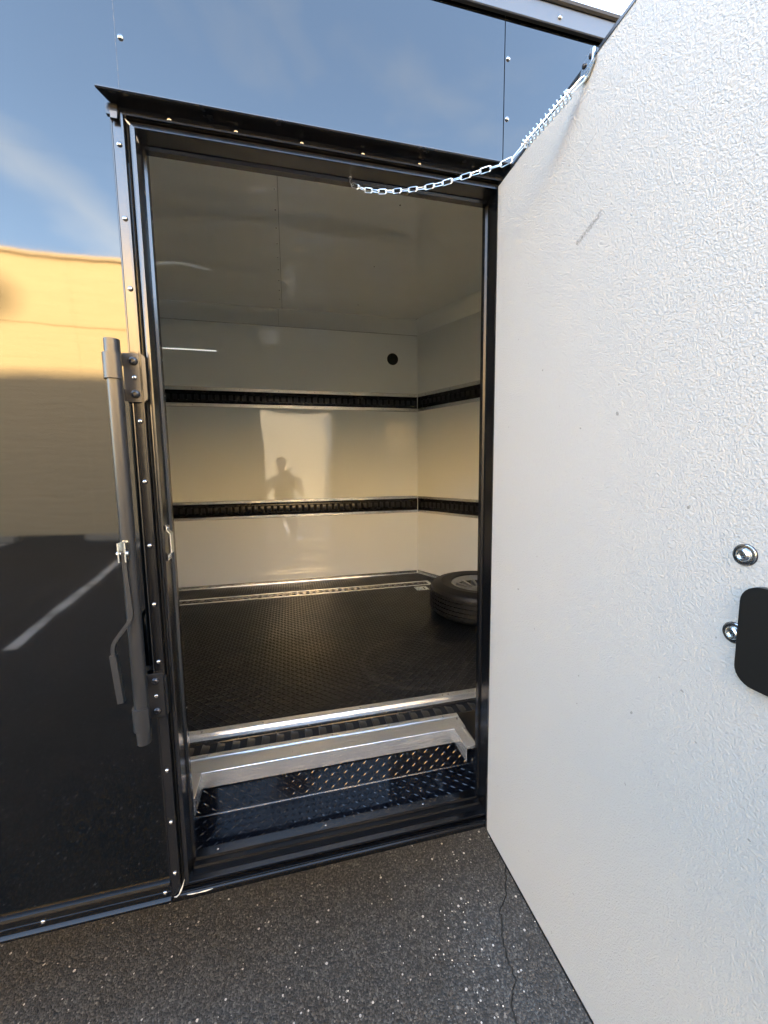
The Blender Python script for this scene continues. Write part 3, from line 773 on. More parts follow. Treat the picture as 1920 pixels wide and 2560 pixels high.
def wall_track(z0, z1, xa, xb, lip, nose=False):
    """recessed black strip with slots and a pair of aluminium edging strips"""
    if not nose:
        tr = box('wall_track', xa, xb, W + .012, W + .014, z0, z1, M['deep'], T)
        bm = bmesh.new()
        prof = [(W + .012, z0 + .018), (W + .002, z0 + .024), (W + .002, z0 + .0262), (W + .012, z0 + .020)]
        addprism(bm, [(W + .0118, z1 - .004), (W + .004, z1 - .012), (W + .004, z1 - .026), (W + .0118, z1 - .030)], 'x', xa, xb)
        addprism(bm, [(W + .0118, z0 + .004), (W + .004, z0 + .012), (W + .004, z0 + .026), (W + .0118, z0 + .030)], 'x', xa, xb)
        finish('track_flange', bm, M['track'], tr, angle=50)
        x = xb - .03
        while x > -1.15:
            inst(BAR_W, 'track_bar', (x, W + .0118, (z0 + z1) / 2), OUT, tr)
            x -= PITCH
        for za, zb in ((z0 - lip, z0), (z1, z1 + lip)):
            pr = [(W - .0002, za), (W - .0035, za), (W - .0035, za + .004), (W - .0026, za + .0045), (W - .0026, zb - .006), (W - .0040, zb - .0055), (W - .0040, zb), (W + .010, zb if za > z0 else zb), (W - .0002, zb)]
            pr = [(W - .0002, za), (W - .0035, za), (W - .0035, za + .005), (W - .0024, za + .0055), (W - .0024, zb - .0065), (W - .0038, zb - .006), (W - .0038, zb), (W - .0002, zb)]
            ed = prism('track_edging', pr, 'x', xa, xb - .004, M['strip'], tr, angle=20)
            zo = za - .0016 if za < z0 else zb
            box('painted_shadow_line', xa, xb - .004, W - .0012, W - .0001, zo, zo + .0016, M['deep'], tr)  # thin black strip painting a shadow line along the edging
            for x in (-1.05, -.92, -.704, -.352, -.051, .237, .53, .82, 1.06): inst(SCREW, 'screw', (x, W - .0024, (za + zb) / 2), OUT, tr, scale=(.42, .42, .42))
    else:
        tr = nosebox('wall_track', .002, NL, -.012, -.014, z0, z1, M['deep'])
        ang = math.atan2(NY, NX)
        s = .045
        while s < NL - .05:
            p = nose_pt(s, -.0118)
            o = bpy.data.objects.new('track_bar', BAR_W); col.objects.link(o)
            o.location = (p[0], p[1], (z0 + z1) / 2)
            o.rotation_euler = Matrix(((NX, 0, NY), (NY, 0, -NX), (0, 1, 0))).to_euler()
            attach(o, tr); s += PITCH
        for sg, (za, zb) in ((0, (z0 + .004, z0 + .030)), (1, (z1 - .030, z1 - .004))):
            nosebox('track_flange', .004, NL, -.0118, -.004, za, zb, M['track'], tr, bevel=.003)
        for za, zb in ((z0 - lip, z0), (z1, z1 + lip)):
            nosebox('track_edging', .0045, NL, .0002, .0030, za, zb, M['strip'], tr, bevel=.0006)
            for s in (.1, .38, .66): 
                p = nose_pt(s, .003)
                o = inst(SCREW, 'screw', (p[0], p[1], (za + zb) / 2), Matrix(((NX, 0, NY), (NY, 0, -NX), (0, 1, 0))).to_euler(), tr, scale=(.42, .42, .42))
for z0, z1, lip in ((1.222, 1.327, .020), (2.120, 2.218, .026)):
    wall_track(z0, z1, -4.245, CX - .001, lip); wall_track(z0, z1, 0, 0, lip, nose=True)
# floor angle along the walls
prism('floor_edging', [(W - .0002, ZF + .026), (W - .0030, ZF + .026), (W - .0045, ZF + .005), (W - .024, ZF + .0040), (W - .024, ZF + .0012), (W - .0002, ZF + .0012)], 'x', -4.24, CX - .012, M['strip'], T, angle=25)
for x in (-1.0, -.62, -.24, .14, .52, .90): screw(T, (x, W - .0036, ZF + .016), OUT, .45)
nosebox('floor_edging', .006, NL, .0002, .0030, ZF + .0012, ZF + .028, M['alu'])
nosebox('floor_edging', .012, NL, .0031, .022, ZF + .0012, ZF + .0040, M['alu'])
for s in (.16, .5): 
    p = nose_pt(s, .014); screw(T, (p[0], p[1], ZF + .004), UP, .4)

# floor covering in two fields, split by the far floor track
def floor_piece(pts):
    bm = bmesh.new(); addprism(bm, pts, 'z', ZF - .011, ZF); return finish('floor_covering', bm, M['floor'], T, smooth=False)
YA, YB = 1.905, 2.025          # far track
XT = 1.128
yn = W                          # nose base line helper
def nose_x(y): return CX + NX * (W - y) / -NY
f1 = floor_piece([(-4.245, YB), (XT, YB), (nose_x(YB), YB), (CX, W), (-4.245, W)])
f2 = floor_piece([(-4.245, .389), (nose_x(1.18), .389), (nose_x(1.18), 1.18), (nose_x(YA), YA), (-4.245, YA)])
f3 = floor_piece([(XT + .001, YA + .001), (nose_x(YA), YA + .001), (nose_x(YB), YB - .001), (XT + .001, YB - .001)])
# raised tread marks
def marks(name, O, U, V, nrm_, inside, nu, nv, cell, L, wd, hh, mat, parent, start=0):
    bm = bmesh.new(); O, U, V, N_ = map(Vector, (O, U, V, nrm_))
    for i in range(nu):
        for j in range(nv):
            u, v_ = (i + .5) * cell, (j + .5) * cell
            if not inside(u, v_): continue
            a = pi / 4 * .9 if (i + j) % 2 else pi - pi / 4 * .9
            du = U * cos(a) + V * sin(a); dv = N_.cross(du)
            c_ = O + U * u + V * v_
            ps = [c_ + du * (-L / 2), c_ + du * (-L * .22) - dv * wd / 2, c_ + du * (L * .22) - dv * wd / 2, c_ + du * (L / 2), c_ + du * (L * .22) + dv * wd / 2, c_ + du * (-L * .22) + dv * wd / 2]
            lo = [bm.verts.new(p) for p in ps]
            t0 = bm.verts.new(c_ - du * L * .30 + N_ * hh); t1 = bm.verts.new(c_ + du * L * .30 + N_ * hh)
            for f in ((lo[0], lo[1], t0), (lo[1], lo[2], t1, t0), (lo[2], lo[3], t1), (lo[3], lo[4], t1), (lo[4], lo[5], t0, t1), (lo[5], lo[0], t0)): bm.faces.new(f)
    me = bpy.data.meshes.new(name); bm.to_mesh(me); bm.free(); me.materials.append(mat)
    me.shade_smooth(); me.set_sharp_from_angle(angle=radians(60))
    o = bpy.data.objects.new(name, me); col.objects.link(o); attach(o, parent); o['kind'] = 'stuff'; return o
FC = .0195
marks('tread_marks', (-1.35, .392, ZF), (1, 0, 0), (0, 1, 0), (0, 0, 1), lambda u, v_: (-1.35 + u) < nose_x(.392 + v_) - .03 if v_ > .8 else True, 136, int((YA - .395) / FC), FC, .025, .0062, .0021, M['floor'], f2)
marks('tread_marks', (-1.35, YB + .003, ZF), (1, 0, 0), (0, 1, 0), (0, 0, 1), lambda u, v_: -1.35 + u < nose_x(YB + v_) - .03, 130, int((W - .026 - YB) / FC), FC, .025, .0062, .0021, M['floor'], f1)

# far floor track: aluminium surround, black bars over the slots
ft = box('floor_track', -4.24, XT - .026, YA + .022, YB - .022, ZF - .010, ZF - .008, M['track'], T)
for y0, y1 in ((YA, YA + .020), (YB - .024, YB)):
    bm = bmesh.new(); addbox(bm, -4.24, XT, y0, y1, ZF - .009, ZF + .0022); finish('track_edging', bm, M['alu'], ft, bevel=.0008)
bm = bmesh.new(); addbox(bm, XT - .026, XT, YA + .0205, YB - .0245, ZF - .009, ZF + .0022); finish('track_edging', bm, M['alu'], ft, bevel=.0008)
x = XT - .05
BAR_F = mk_bar(.026, .052, .0085, 0); BAR_F.materials.append(M['track'])
while x > -1.25:
    inst(BAR_F, 'track_bar', (x, (YA + YB) / 2, ZF - .008), UP, ft)
    box('slot_rib', x + .014, x + .0175, YA + .0205, YA + .030, ZF - .008, ZF - .0005, M['alu'], ft)
    x -= PITCH
# zinc latch plate on the floor beside the spare wheel
kpz = box('floor_latch_plate', .955, 1.055, 1.775, 1.868, ZF + .0002, ZF + .0035, M['zinc'], T, bevel=.001)
lathe('latch_dome', [(.020, 0), (.018, .005), (.012, .009), (0, .0105)], M['zinc'], kpz, seg=20, M4=Matrix.Translation((.995, 1.82, ZF + .0035)))
box('latch_slot', 1.022, 1.030, 1.795, 1.848, ZF + .0035, ZF + .0045, M['deep'], kpz)
for dx_, dy_ in ((.010, .010), (.010, .083), (.09, .010), (.09, .083)): inst(SCREW, 'screw', (.955 + dx_, 1.775 + dy_, ZF + .0035), UP, kpz, scale=(.55, .55, .55))

# near floor track and the step well
XW0, XW1 = -.338, .640
nt1 = prism('floor_edging', [(.3895, ZF + .0022), (.3895, ZF - .004), (.3640, ZF - .004), (.3590, ZF - .0115), (.340, ZF - .0115), (.340, ZF - .0090), (.3575, ZF - .0085), (.3620, ZF + .0008), (.3640, ZF + .0022)], 'x', -1.3, 1.16, M['alu'], T, angle=25)
for x in (-.344, -.128, .247, .60, .626): screw(T, (x, .376, ZF + .0022), UP, .5)
nf = box('floor_track', -1.3, 1.16, .246, .3395, ZF - .034, ZF - .031, M['deep'], T)
bm = bmesh.new()
addprism(bm, [(.3395, ZF - .0095), (.331, ZF - .0080), (.322, ZF - .0085), (.318, ZF - .016), (.3395, ZF - .016)], 'x', -1.3, 1.16)
addprism(bm, [(.246, ZF - .0095), (.254, ZF - .0080), (.262, ZF - .0085), (.266, ZF - .016), (.246, ZF - .016)], 'x', -1.3, 1.16)
finish('track_flange', bm, M['track'], nf, angle=25)
bm = bmesh.new()                     # bar pressed down between slots, ends curled
rows = [(-.0165, -.016), (-.0162, -.004), (-.0150, .0015), (-.0125, .0026), (-.0095, .0016), (-.004, .0), (.006, -.0006), (.012, -.0018), (.0155, -.0045), (.0160, -.014)]
prev = None
for x_, z_ in rows:
    cur = [bm.verts.new((x_, -.031, z_ - .0035)), bm.verts.new((x_ * .97, -.020, z_)), bm.verts.new((x_ * .94, 0, z_ + .0012)), bm.verts.new((x_ * .97, .020, z_)), bm.verts.new((x_, .031, z_ - .0035))]
    if prev:
        for j in range(4): bm.faces.new((prev[j], prev[j + 1], cur[j + 1], cur[j]))
    prev = cur
bmesh.ops.recalc_face_normals(bm, faces=bm.faces[:])
BAR_N = bpy.data.meshes.new('track_bar'); bm.to_mesh(BAR_N); bm.free(); BAR_N.materials.append(M['track_dusty']); BAR_N.shade_smooth(); BAR_N.set_sharp_from_angle(angle=radians(40))
x = -.62
while x < 1.0:
    inst(BAR_N, 'track_bar', (x, .292, ZF - .0105), UP, nf, scale=(1, .92, 1)); x += PITCH
# aluminium angle round the well
def angle_trim():
    bm = bmesh.new()
    yb, yf = .246, .163; xo = XW1 - .002; xi = .560; h = .052
    # back leg: top flange with a low folded rib, then the drop
    addprism(bm, [(yb, ZF - .006), (yb, ZF + .0042), (yb - .018, ZF + .0048), (yb - .022, ZF + .0022), (yf, ZF + .0016), (yf - .0012, ZF + .0004), (yf - .0012, ZF - h), (yf + .0014, ZF - h), (yf + .0014, ZF - .006)], 'x', XW0 - .02, xi + .045)
    o = finish('step_edging', bm, M['alu'], T, angle=20)
    bm = bmesh.new()
    # right return: flange running to the doorway
    addprism(bm, [(xi + .040, ZF - .006), (xi + .040, ZF + .0040), (xi + .032, ZF + .0044), (xi + .028, ZF + .0024), (xi + .0012, ZF + .0018), (xi, ZF + .0006), (xi, ZF - h), (xi + .0026, ZF - h), (xi + .0026, ZF - .006)], 'y', .062, yf - .0014)
    finish('step_edging', bm, M['alu'], T, angle=20)
    bm = bmesh.new()
    x0 = -.302
    addprism(bm, [(x0 - .036, ZF - .006), (x0 - .036, ZF + .0040), (x0 - .028, ZF + .0044), (x0 - .024, ZF + .0024), (x0 - .0012, ZF + .0018), (x0, ZF + .0006), (x0, ZF - h), (x0 - .0026, ZF - h), (x0 - .0026, ZF - .006)], 'y', .062, yf - .0014)
    finish('step_edging', bm, M['alu'], T, angle=20)
    for x in (-.30, -.10, .12, .33, .545): screw(T, (x, yb - .010, ZF + .0045), UP, .5)
    for x, y in ((xi + .034, .215), (xi + .034, .150), (-.32, .10)): screw(T, (x, y, ZF + .0040), UP, .5)
    for x in (-.02, .21): screw(T, (x, .190, ZF + .0018), UP, .25)
angle_trim()
ZW = .455; YR = .200
box('floor_covering', .606, XW1 + .3, .062, .2455, ZF - .011, ZF, M['floor'], T)
box('floor_covering', -1.3, XW0 - .0005, .062, .2455, ZF - .011, ZF, M['floor'], T)
sw = box('step_well', XW0, XW1, .0725, YR, ZW - .004, ZW, M['tread'], T)
sr = box('step_riser', XW0, XW1, YR + .0002, YR + .003, ZW - .004, ZF - .0065, M['tread'], T)
se = box('step_side', XW0 - .003, XW0 - .0002, .0725, YR + .003, ZW - .004, ZF - .0065, M['tread'], T)
sf = box('step_side', XW1 + .0002, XW1 + .003, .0725, YR + .003, ZW - .004, ZF - .0065, M['tread'], T)
box('step_fold', XW0, XW1, YR - .0016, YR, ZW, ZW + .0014, M['alu'], T)
allin = lambda u, v_: True
marks('tread_marks', (XW0, .075, ZW), (1, 0, 0), (0, 1, 0), (0, 0, 1), allin, 42, 5, .0232, .0215, .0032, .0012, M['tread'], sw)
marks('tread_marks', (XW0, YR, ZW + .004), (1, 0, 0), (0, 0, 1), (0, -1, 0), allin, 42, 7, .0232, .0215, .0032, .0012, M['tread'], sr)
marks('tread_marks', (XW1, .075, ZW + .004), (0, 1, 0), (0, 0, 1), (-1, 0, 0), allin, 5, 7, .0232, .0215, .0032, .0012, M['tread'], sf)
marks('tread_marks', (XW0, .075, ZW + .004), (0, 1, 0), (0, 0, 1), (1, 0, 0), allin, 5, 7, .0232, .0215, .0032, .0012, M['tread'], se)
lathe('well_bolt', [(.007, 0), (.006, .003), (0, .005)], M['screw'], T, seg=14, M4=Matrix.Translation((.42, .125, ZW)))

# ---- the open door
DZ0, DZ1, DY0, DY1 = .388, 2.377, -.014, -.935
dr = box('side_door', .6012, .638, DY1 + .002, DY0 - .002, DZ0 + .002, DZ1 - .002, M['paint'], T)
box('door_face', .5985, .6010, DY1 + .008, DY0 - .006, DZ0 + .0075, DZ1 - .0075, M['door_white'], dr)
bm = bmesh.new()
def rim_piece(y0, y1, z0, z1): addbox(bm, .5970, .640, y0, y1, z0, z1)
rim_piece(DY1, DY0, DZ0, DZ0 + .0072); rim_piece(DY1, DY0, DZ1 - .0072, DZ1)
rim_piece(DY0 - .0055, DY0, DZ0 + .0073, DZ1 - .0073); rim_piece(DY1, DY1 + .0075, DZ0 + .0073, DZ1 - .0073)
finish('door_edge_trim', bm, M['trim'], dr, bevel=.0008)
for z in (.62, 1.38, 2.14): 
    box('hinge', .6405, .655, -.075, .0075, z - .045, z + .045, M['powder_dark'], T, bevel=.002)
def door_bolt(y, z):
    lathe('bolt', [(.0145, 0), (.0145, .0016), (.0138, .0024), (.0095, .0028), (.0088, .0050), (.0075, .0068), (.0058, .0074), (.0052, .0050), (.0026, .0052), (.0020, .0062), (0, .0062)],
          M['zinc'], dr, seg=28, M4=Matrix.Translation((.5985, y, z)) @ Matrix.Rotation(-pi / 2, 4, 'Y'))
    bm = bmesh.new(); addlathe(bm, [(.0108, .0026), (.0135, .0023), (.0150, .0012), (.0152, 0)], 28, Matrix.Translation((.5984, y, z)) @ Matrix.Rotation(-pi / 2, 4, 'Y'))
    finish('washer', bm, M['bolt'], dr)
door_bolt(-.704, 1.469); door_bolt(-.699, 1.357)
# rounded cover plate of the latch
bm = bmesh.new()
def rrect(y0, y1, z0, z1, r_, n=7):
    P_ = []
    for cy, cz, a in ((y1 - r_, z1 - r_, 0), (y0 + r_, z1 - r_, 90), (y0 + r_, z0 + r_, 180), (y1 - r_, z0 + r_, 270)):
        for i in range(n + 1):
            t = radians(a + 90 * i / n); P_.append((cy + r_ * cos(t), cz + r_ * sin(t)))
    return P_
R_ = rrect(-.815, -.709, 1.294, 1.432, .024)
A = [bm.verts.new((.5984, y, z)) for y, z in R_]; B = [bm.verts.new((.5880, y, z)) for y, z in R_]
bm.faces.new(B)
for i in range(len(A)):
    j = (i + 1) % len(A); bm.faces.new((A[i], A[j], B[j], B[i]))
finish('latch_cover', bm, M['cover'], dr, bevel=.0018, angle=30)

# ---- door chain: hooked on the header, catenary to the spring, then the bracket on the door
way = [(.193, .022, 2.343), (.224, -.004, 2.318), (.257, -.035, 2.299), (.284, -.062, 2.287), (.312, -.09, 2.276), (.339, -.116, 2.267), (.374, -.15, 2.259), (.414, -.19, 2.254), (.445, -.22, 2.251), (.475, -.249, 2.248), (.492, -.266, 2.250)]
way = [Vector(p) for p in way]
ln = [0]
for a, b in zip(way, way[1:]): ln.append(ln[-1] + (b - a).length)
def along(s):
    for i in range(len(way) - 1):
        if s <= ln[i + 1] or i == len(way) - 2:
            t = (s - ln[i]) / (ln[i + 1] - ln[i]); return way[i].lerp(way[i + 1], t)
def add_link(parent, c_, t, roll, L=.030, wd=.0098, r_=.00105):
    t = t.normalized(); u = Vector((0, 0, 1)); u = (u - u.dot(t) * t).normalized(); v_ = t.cross(u)
    wv = u * cos(roll) + v_ * sin(roll); nv = t.cross(wv)
    pts_ = []
    n = 6; hl = L / 2 - wd / 2
    for e, a0 in ((1, -90), (-1, 90)):
        for i in range(n + 1):
            a = radians(a0 + 180 * i / n)
            pts_.append(c_ + t * (e * 0 + (hl if e == 1 else -hl) + wd / 2 * cos(a)) + wv * (wd / 2 * sin(a)))
    return tube('chain_link', pts_, r_, M['wire'], parent, seg=6, closed=True)
chain = None
n_l = 19; tot = ln[-1]; step = tot / n_l
ch = bpy.data.objects.new('door_chain', None); col.objects.link(ch); ch.location = way[0]; attach(ch, T)
for i in range(n_l):
    c_ = along(step * (i + .5)); t = along(step * (i + 1)) - along(step * i)
    add_link(ch, c_, t, (0.25 if i % 2 == 0 else 1.75) + random.uniform(-.25, .25), L=step * 1.18)
    # knotted middle of a double-loop link
    kc = along(step * (i + 1) - .001)
    if i < n_l - 1: tube('chain_knot', [kc + Vector((.0, 0, -.0035)), kc + Vector((.0016, -.0010, 0)), kc + Vector((0, 0, .0035))], .0017, M['wire'], ch, seg=6)
inst(SCREW, 'screw', (.190, .030, ZT - .0005), DOWN, T, scale=(.8, .8, .8))
tube('header_hook', [(.190, .030, ZT - .004), (.188, .028, ZT - .012), (.192, .023, 2.340), (.197, .019, 2.342)], .0012, M['wire'], ch, seg=6)
# spring on its two draw loops
A_ = Vector((.492, -.266, 2.250)); B_ = Vector((.591, -.363, 2.347))
ax_ = (B_ - A_).normalized(); side = ax_.cross(Vector((0, 0, 1))).normalized(); up_ = side.cross(ax_).normalized()
S0 = Vector((.511, -.285, 2.269)); S1 = Vector((.5690, -.3418, 2.3272))
for sgn in (-1, 1):
    tube('draw_loop', [A_ + side * .001 * sgn, A_ + ax_ * .006 + side * .002 * sgn, S0 + side * .0040 * sgn, S1 + side * .0042 * sgn, S1 + ax_ * .004 + side * .0055 * sgn, S1 + ax_ * .006 + side * .002 * sgn], .0011, M['wire'], ch, seg=6)
    tube('draw_loop', [S0 - ax_ * .004 + up_ * .006 * sgn, S0 + up_ * .0042 * sgn, S1 + up_ * .004 * sgn, B_ - ax_ * .006 + up_ * .0046 * sgn, B_ + up_ * .0015 * sgn], .0012, M['wire'], ch, seg=6)
turns = 11.5; n = int(turns * 16); pts_ = []
for i in range(n + 1):
    t = i / n; a = 2 * pi * turns * t
    # end coils lie close together
    tt = t + .0
    s_ = 0.5 - 0.5 * math.copysign(abs(1 - 2 * tt) ** .92, 1 - 2 * tt)
    pts_.append(S0.lerp(S1, s_) + (side * cos(a) + up_ * sin(a)) * .0092)
tube('tension_spring', pts_, .0014, M['wire'], ch, seg=6)
for c_ in (S0, S1):
    tube('spring_end_coil', [c_ + ax_ * (.0025 * (i / 24)) + (side * cos(2 * pi * i / 12) + up_ * sin(2 * pi * i / 12)) * .0092 for i in range(25)], .00125, M['wire'], ch, seg=6)
tube('loop_tail', [S0 + side * .006 + up_ * -.002, S0 + side * -.004 + up_ * .012, S0 + up_ * .013 - side * .008, S0 + up_ * .008 - side * .012], .0012, M['wire'], ch, seg=6)
# bracket plate on the door edge
bm = bmesh.new(); addprism(bm, [(-.350, 2.349), (-.3455, 2.360), (-.350, 2.375), (-.371, 2.3875), (-.3815, 2.383), (-.3825, 2.360), (-.368, 2.345), (-.357, 2.3425)], 'x', .5925, .5960)
bk = finish('chain_bracket', bm, M['zinc'], T, bevel=.0004)
tube('bracket_wire', [(.5905, -.351, 2.348), (.5895, -.362, 2.3475), (.5890, -.374, 2.352), (.5885, -.3835, 2.3585), (.5890, -.3840, 2.368), (.5915, -.3815, 2.380)], .0011, M['wire'], bk, seg=6)
for y, z in ((-.3575, 2.3700), (-.3755, 2.3712)):
    lathe('bolt', [(.0050, 0), (.0050, .0020), (.0030, .0036), (0, .0036)], M['bolt'], bk, seg=12, M4=Matrix.Translation((.5924, y, z)) @ Matrix.Rotation(-pi / 2, 4, 'Y'))

# ------------------------------------------------------------------ spare wheel on the trailer floor
SP = root('spare_wheel', 'spare tyre on a spoked silver rim lying flat on the dark trailer floor', 'wheel', (1.232, 1.255, ZF))
make_wheel(SP, Vector((1.232, 1.255, ZF + .1015)), .338, .197, up=True)

# ------------------------------------------------------------------ photographer, seen mirrored in the far wall
def skin(name, nodes, edges, mat, parent, rootn=0, sub=2):
    me = bpy.data.meshes.new(name)
    keys = list(nodes.keys()); idx = {k_: i for i, k_ in enumerate(keys)}
    me.from_pydata([nodes[k_][0] for k_ in keys], [(idx[a], idx[b]) for a, b in edges], [])
    o = bpy.data.objects.new(name, me); col.objects.link(o)
    sm = o.modifiers.new('skin', 'SKIN'); sm.use_smooth_shade = True
    for i, k_ in enumerate(keys):
        r_ = nodes[k_][1]; r_ = (r_, r_) if isinstance(r_, (int, float)) else r_
        me.skin_vertices[0].data[i].radius = r_
        me.skin_vertices[0].data[i].use_root = (i == rootn)
    ss = o.modifiers.new('sub', 'SUBSURF'); ss.levels = sub; ss.render_levels = sub
    dg = bpy.context.evaluated_depsgraph_get(); ev = o.evaluated_get(dg)
    nm = bpy.data.meshes.new_from_object(ev); o.modifiers.clear(); o.data = nm; bpy.data.meshes.remove(me)
    nm.materials.clear(); nm.materials.append(mat); nm.shade_smooth(); nm.name = name
    attach(o, parent); return o
PX, PY = -.085, -1.42
PR = root('person', 'person in dark t-shirt and jeans holding a phone up before the trailer door', 'person', (PX, PY, 0))
def P_(x, y, z): return (PX + x, PY + y, z)
nodes = {
 'pelvis': (P_(0, 0, .98), (.12, .085)), 'waist': (P_(0, .005, 1.12), (.115, .08)), 'chest': (P_(0, 0, 1.30), (.125, .088)), 'upch': (P_(0, -.002, 1.43), (.095, .068)),
 'neck': (P_(0, .01, 1.54), .066), 'neck2': (P_(0, .025, 1.585), .064), 'jaw': (P_(0, .045, 1.64), (.070, .078)), 'head': (P_(0, .035, 1.71), (.086, .098)), 'crown': (P_(0, .025, 1.765), (.070, .080)),
 'shL': (P_(-.195, -.005, 1.45), .052), 'elL': (P_(-.31, .03, 1.20), .046), 'faL': (P_(-.19, .17, 1.35), .041), 'wrL': (P_(.015, .265, 1.505), (.028, .024)),
 'shR': (P_(.195, -.005, 1.45), .052), 'elR': (P_(.37, .03, 1.19), .046), 'faR': (P_(.29, .17, 1.34), .041), 'wrR': (P_(.155, .265, 1.505), (.028, .024)),
 'hipL': (P_(-.095, 0, .92), .095), 'knL': (P_(-.115, .03, .50), .060), 'anL': (P_(-.12, -.02, .09), .040), 'toL': (P_(-.13, .14, .045), .035),
 'hipR': (P_(.095, 0, .92), .095), 'knR': (P_(.125, .03, .50), .060), 'anR': (P_(.14, -.02, .09), .040), 'toR': (P_(.155, .14, .045), .035)}
edges = [('pelvis', 'waist'), ('waist', 'chest'), ('chest', 'upch'), ('upch', 'neck'), ('neck', 'neck2'), ('neck2', 'jaw'), ('jaw', 'head'), ('head', 'crown'),
         ('upch', 'shL'), ('shL', 'elL'), ('elL', 'faL'), ('faL', 'wrL'), ('upch', 'shR'), ('shR', 'elR'), ('elR', 'faR'), ('faR', 'wrR'),
         ('pelvis', 'hipL'), ('hipL', 'knL'), ('knL', 'anL'), ('anL', 'toL'), ('pelvis', 'hipR'), ('hipR', 'knR'), ('knR', 'anR'), ('anR', 'toR')]
body = skin('body', nodes, edges, M['skin'], PR)
# hands: palm and five bent fingers closing on the sides of the phone
def hand(side_):
    wx_, wy_, wz_ = P_(.015 if side_ < 0 else .155, .265, 1.505)
    ex = -.044 if side_ < 0 else .044           # phone edge
    nd = {'wr': ((wx_, wy_, wz_), (.026, .022)), 'pm': ((ex + side_ * .022, -1.150, 1.545), (.016, .034)), 'pt': ((ex + side_ * .020, -1.142, 1.585), (.014, .034))}
    ed = [('wr', 'pm'), ('pm', 'pt')]
    o = skin('hand', nd, ed, M['skin'], PR)
    for i, ln_ in enumerate((.9, 1.0, .95, .8)):
        z = 1.612 - i * .021
        f = {'a': ((ex + side_ * .020, -1.148, z), .0095), 'b': ((ex + side_ * .022, -1.136 + .006, z + .004), .0090), 'c': ((ex + side_ * .006, -1.1285, z + .006), .0082), 'd': ((ex - side_ * .014 * ln_, -1.1265, z + .005), .0070)}
        if i > 2: pass
        skin('finger', f, [('a', 'b'), ('b', 'c'), ('c', 'd')], M['skin'], o, sub=1)
    th = {'a': ((ex + side_ * .020, -1.158, 1.555), .0115), 'b': ((ex + side_ * .010, -1.170, 1.580), .0105), 'c': ((ex - side_ * .010, -1.1560, 1.600), .0088)}
    skin('thumb', th, [('a', 'b'), ('b', 'c')], M['skin'], o, sub=1)
hand(-1); hand(1)
# face
fe = P_(0, .035, 1.70)
bm = bmesh.new(); addprism(bm, [(PY + .118, 1.725), (PY + .150, 1.684), (PY + .118, 1.676)], 'x', PX - .012, PX + .012); finish('nose', bm, M['skin'], PR, bevel=.004)
bm = bmesh.new(); addtube(bm, [P_(-.024, .114, 1.655), P_(0, .124, 1.656), P_(.024, .114, 1.655)], [.003, .006, .003], 8); finish('mouth', bm, M['hair'], PR)
for s_ in (-1, 1):
    bm = bmesh.new(); bmesh.ops.create_icosphere(bm, subdivisions=2, radius=.0115, matrix=Matrix.Translation(P_(s_ * .030, .110, 1.715))); ey = finish('eye', bm, M['eye'], PR)
    bm = bmesh.new(); bmesh.ops.create_icosphere(bm, subdivisions=2, radius=.0058, matrix=Matrix.Translation(P_(s_ * .030, .1175, 1.715))); finish('iris', bm, M['hair'], ey)
    bm = bmesh.new(); bmesh.ops.create_icosphere(bm, subdivisions=2, radius=.03, matrix=Matrix.Translation(P_(s_ * .077, .030, 1.70)) @ Matrix.Diagonal((.3, .6, 1, 1))); finish('ear', bm, M['skin'], PR)
bm = bmesh.new(); bmesh.ops.create_uvsphere(bm, u_segments=28, v_segments=16, radius=1, matrix=Matrix.Translation(P_(0, .022, 1.735)) @ Matrix.Diagonal((.087, .105, .085, 1)))
bmesh.ops.delete(bm, geom=[v_ for v_ in bm.verts if v_.co.z < 1.70 or (v_.co.y > PY + .085 and v_.co.z < 1.76)], context='VERTS'); finish('hair', bm, M['hair'], PR)
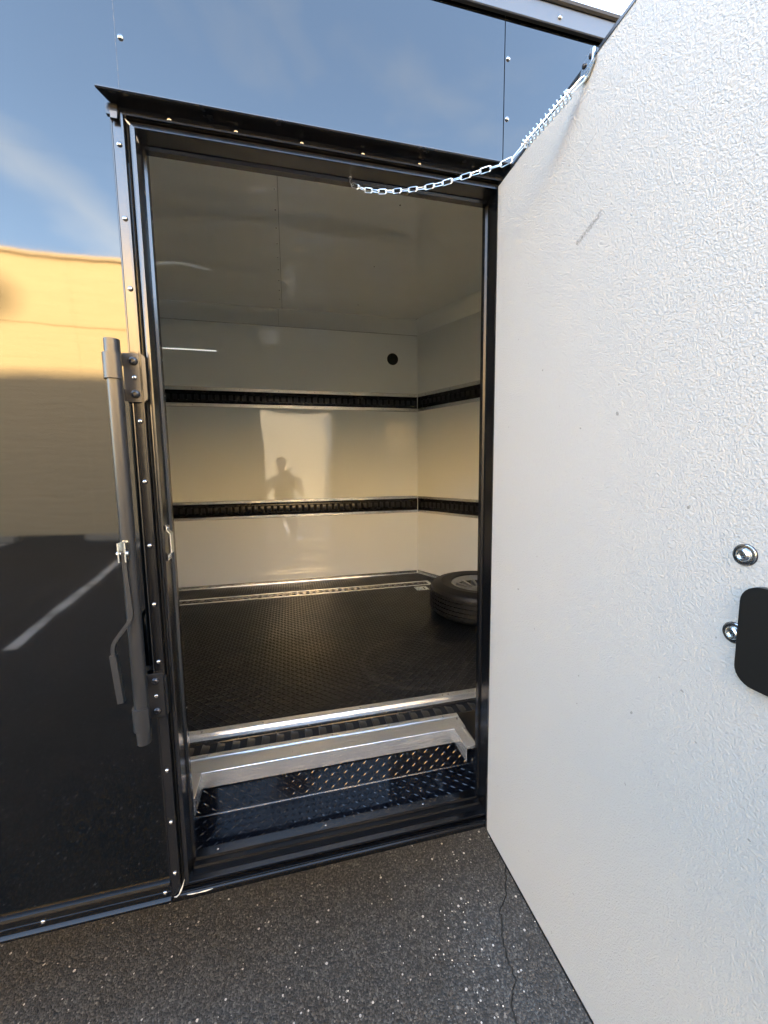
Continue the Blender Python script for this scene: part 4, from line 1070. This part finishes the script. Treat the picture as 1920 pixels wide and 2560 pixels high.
shirt = {'p': (P_(0, 0, .85), (.170, .128)), 'q': (P_(0, 0, .98), (.172, .128)), 'w': (P_(0, .005, 1.10), (.166, .120)), 'c': (P_(0, 0, 1.32), (.186, .134)), 'u': (P_(0, -.005, 1.44), (.165, .125)), 'n': (P_(0, .004, 1.515), .092),
         'sL': (P_(-.205, -.005, 1.455), .092), 'eL': (P_(-.275, .018, 1.29), .068), 'sR': (P_(.205, -.005, 1.455), .092), 'eR': (P_(.305, .018, 1.29), .068)}
skin('shirt', shirt, [('p', 'q'), ('q', 'w'), ('w', 'c'), ('c', 'u'), ('u', 'n'), ('u', 'sL'), ('sL', 'eL'), ('u', 'sR'), ('sR', 'eR')], M['shirt'], PR)
jn = {'t': (P_(0, 0, 1.04), (.142, .105)), 'p': (P_(0, 0, .96), (.150, .110)), 'hL': (P_(-.098, 0, .84), .098), 'kL': (P_(-.116, .03, .50), .076), 'aL': (P_(-.121, -.015, .11), .062), 'hR': (P_(.098, 0, .84), .098), 'kR': (P_(.126, .03, .50), .076), 'aR': (P_(.141, -.015, .11), .062)}
skin('jeans', jn, [('t', 'p'), ('p', 'hL'), ('hL', 'kL'), ('kL', 'aL'), ('p', 'hR'), ('hR', 'kR'), ('kR', 'aR')], M['jeans'], PR)
for sx_, px_ in ((-1, -.125), (1, .147)):
    bm = bmesh.new(); addprism(bm, [(PY - .09, .0), (PY + .19, .0), (PY + .195, .03), (PY + .15, .065), (PY + .04, .095), (PY - .06, .11), (PY - .10, .06)], 'x', PX + px_ - .048, PX + px_ + .048); finish('shoe', bm, M['shoe'], PR, bevel=.018, seg=3)
ph = root('phone', 'dark smartphone held upright in front of the person, camera side towards the trailer', 'phone', (0, -1.138, 1.55))
box('phone_body', -.037, .037, -1.145, -1.137, 1.47, 1.617, M['phone'], ph, bevel=.003)
lathe('lens', [(.008, 0), (.008, .0015), (.0065, .0015), (.0065, .0008), (0, .0008)], M['glass'], ph, seg=18, M4=Matrix.Translation((0, -1.137, 1.597)) @ Matrix.Rotation(-pi / 2, 4, 'X'))
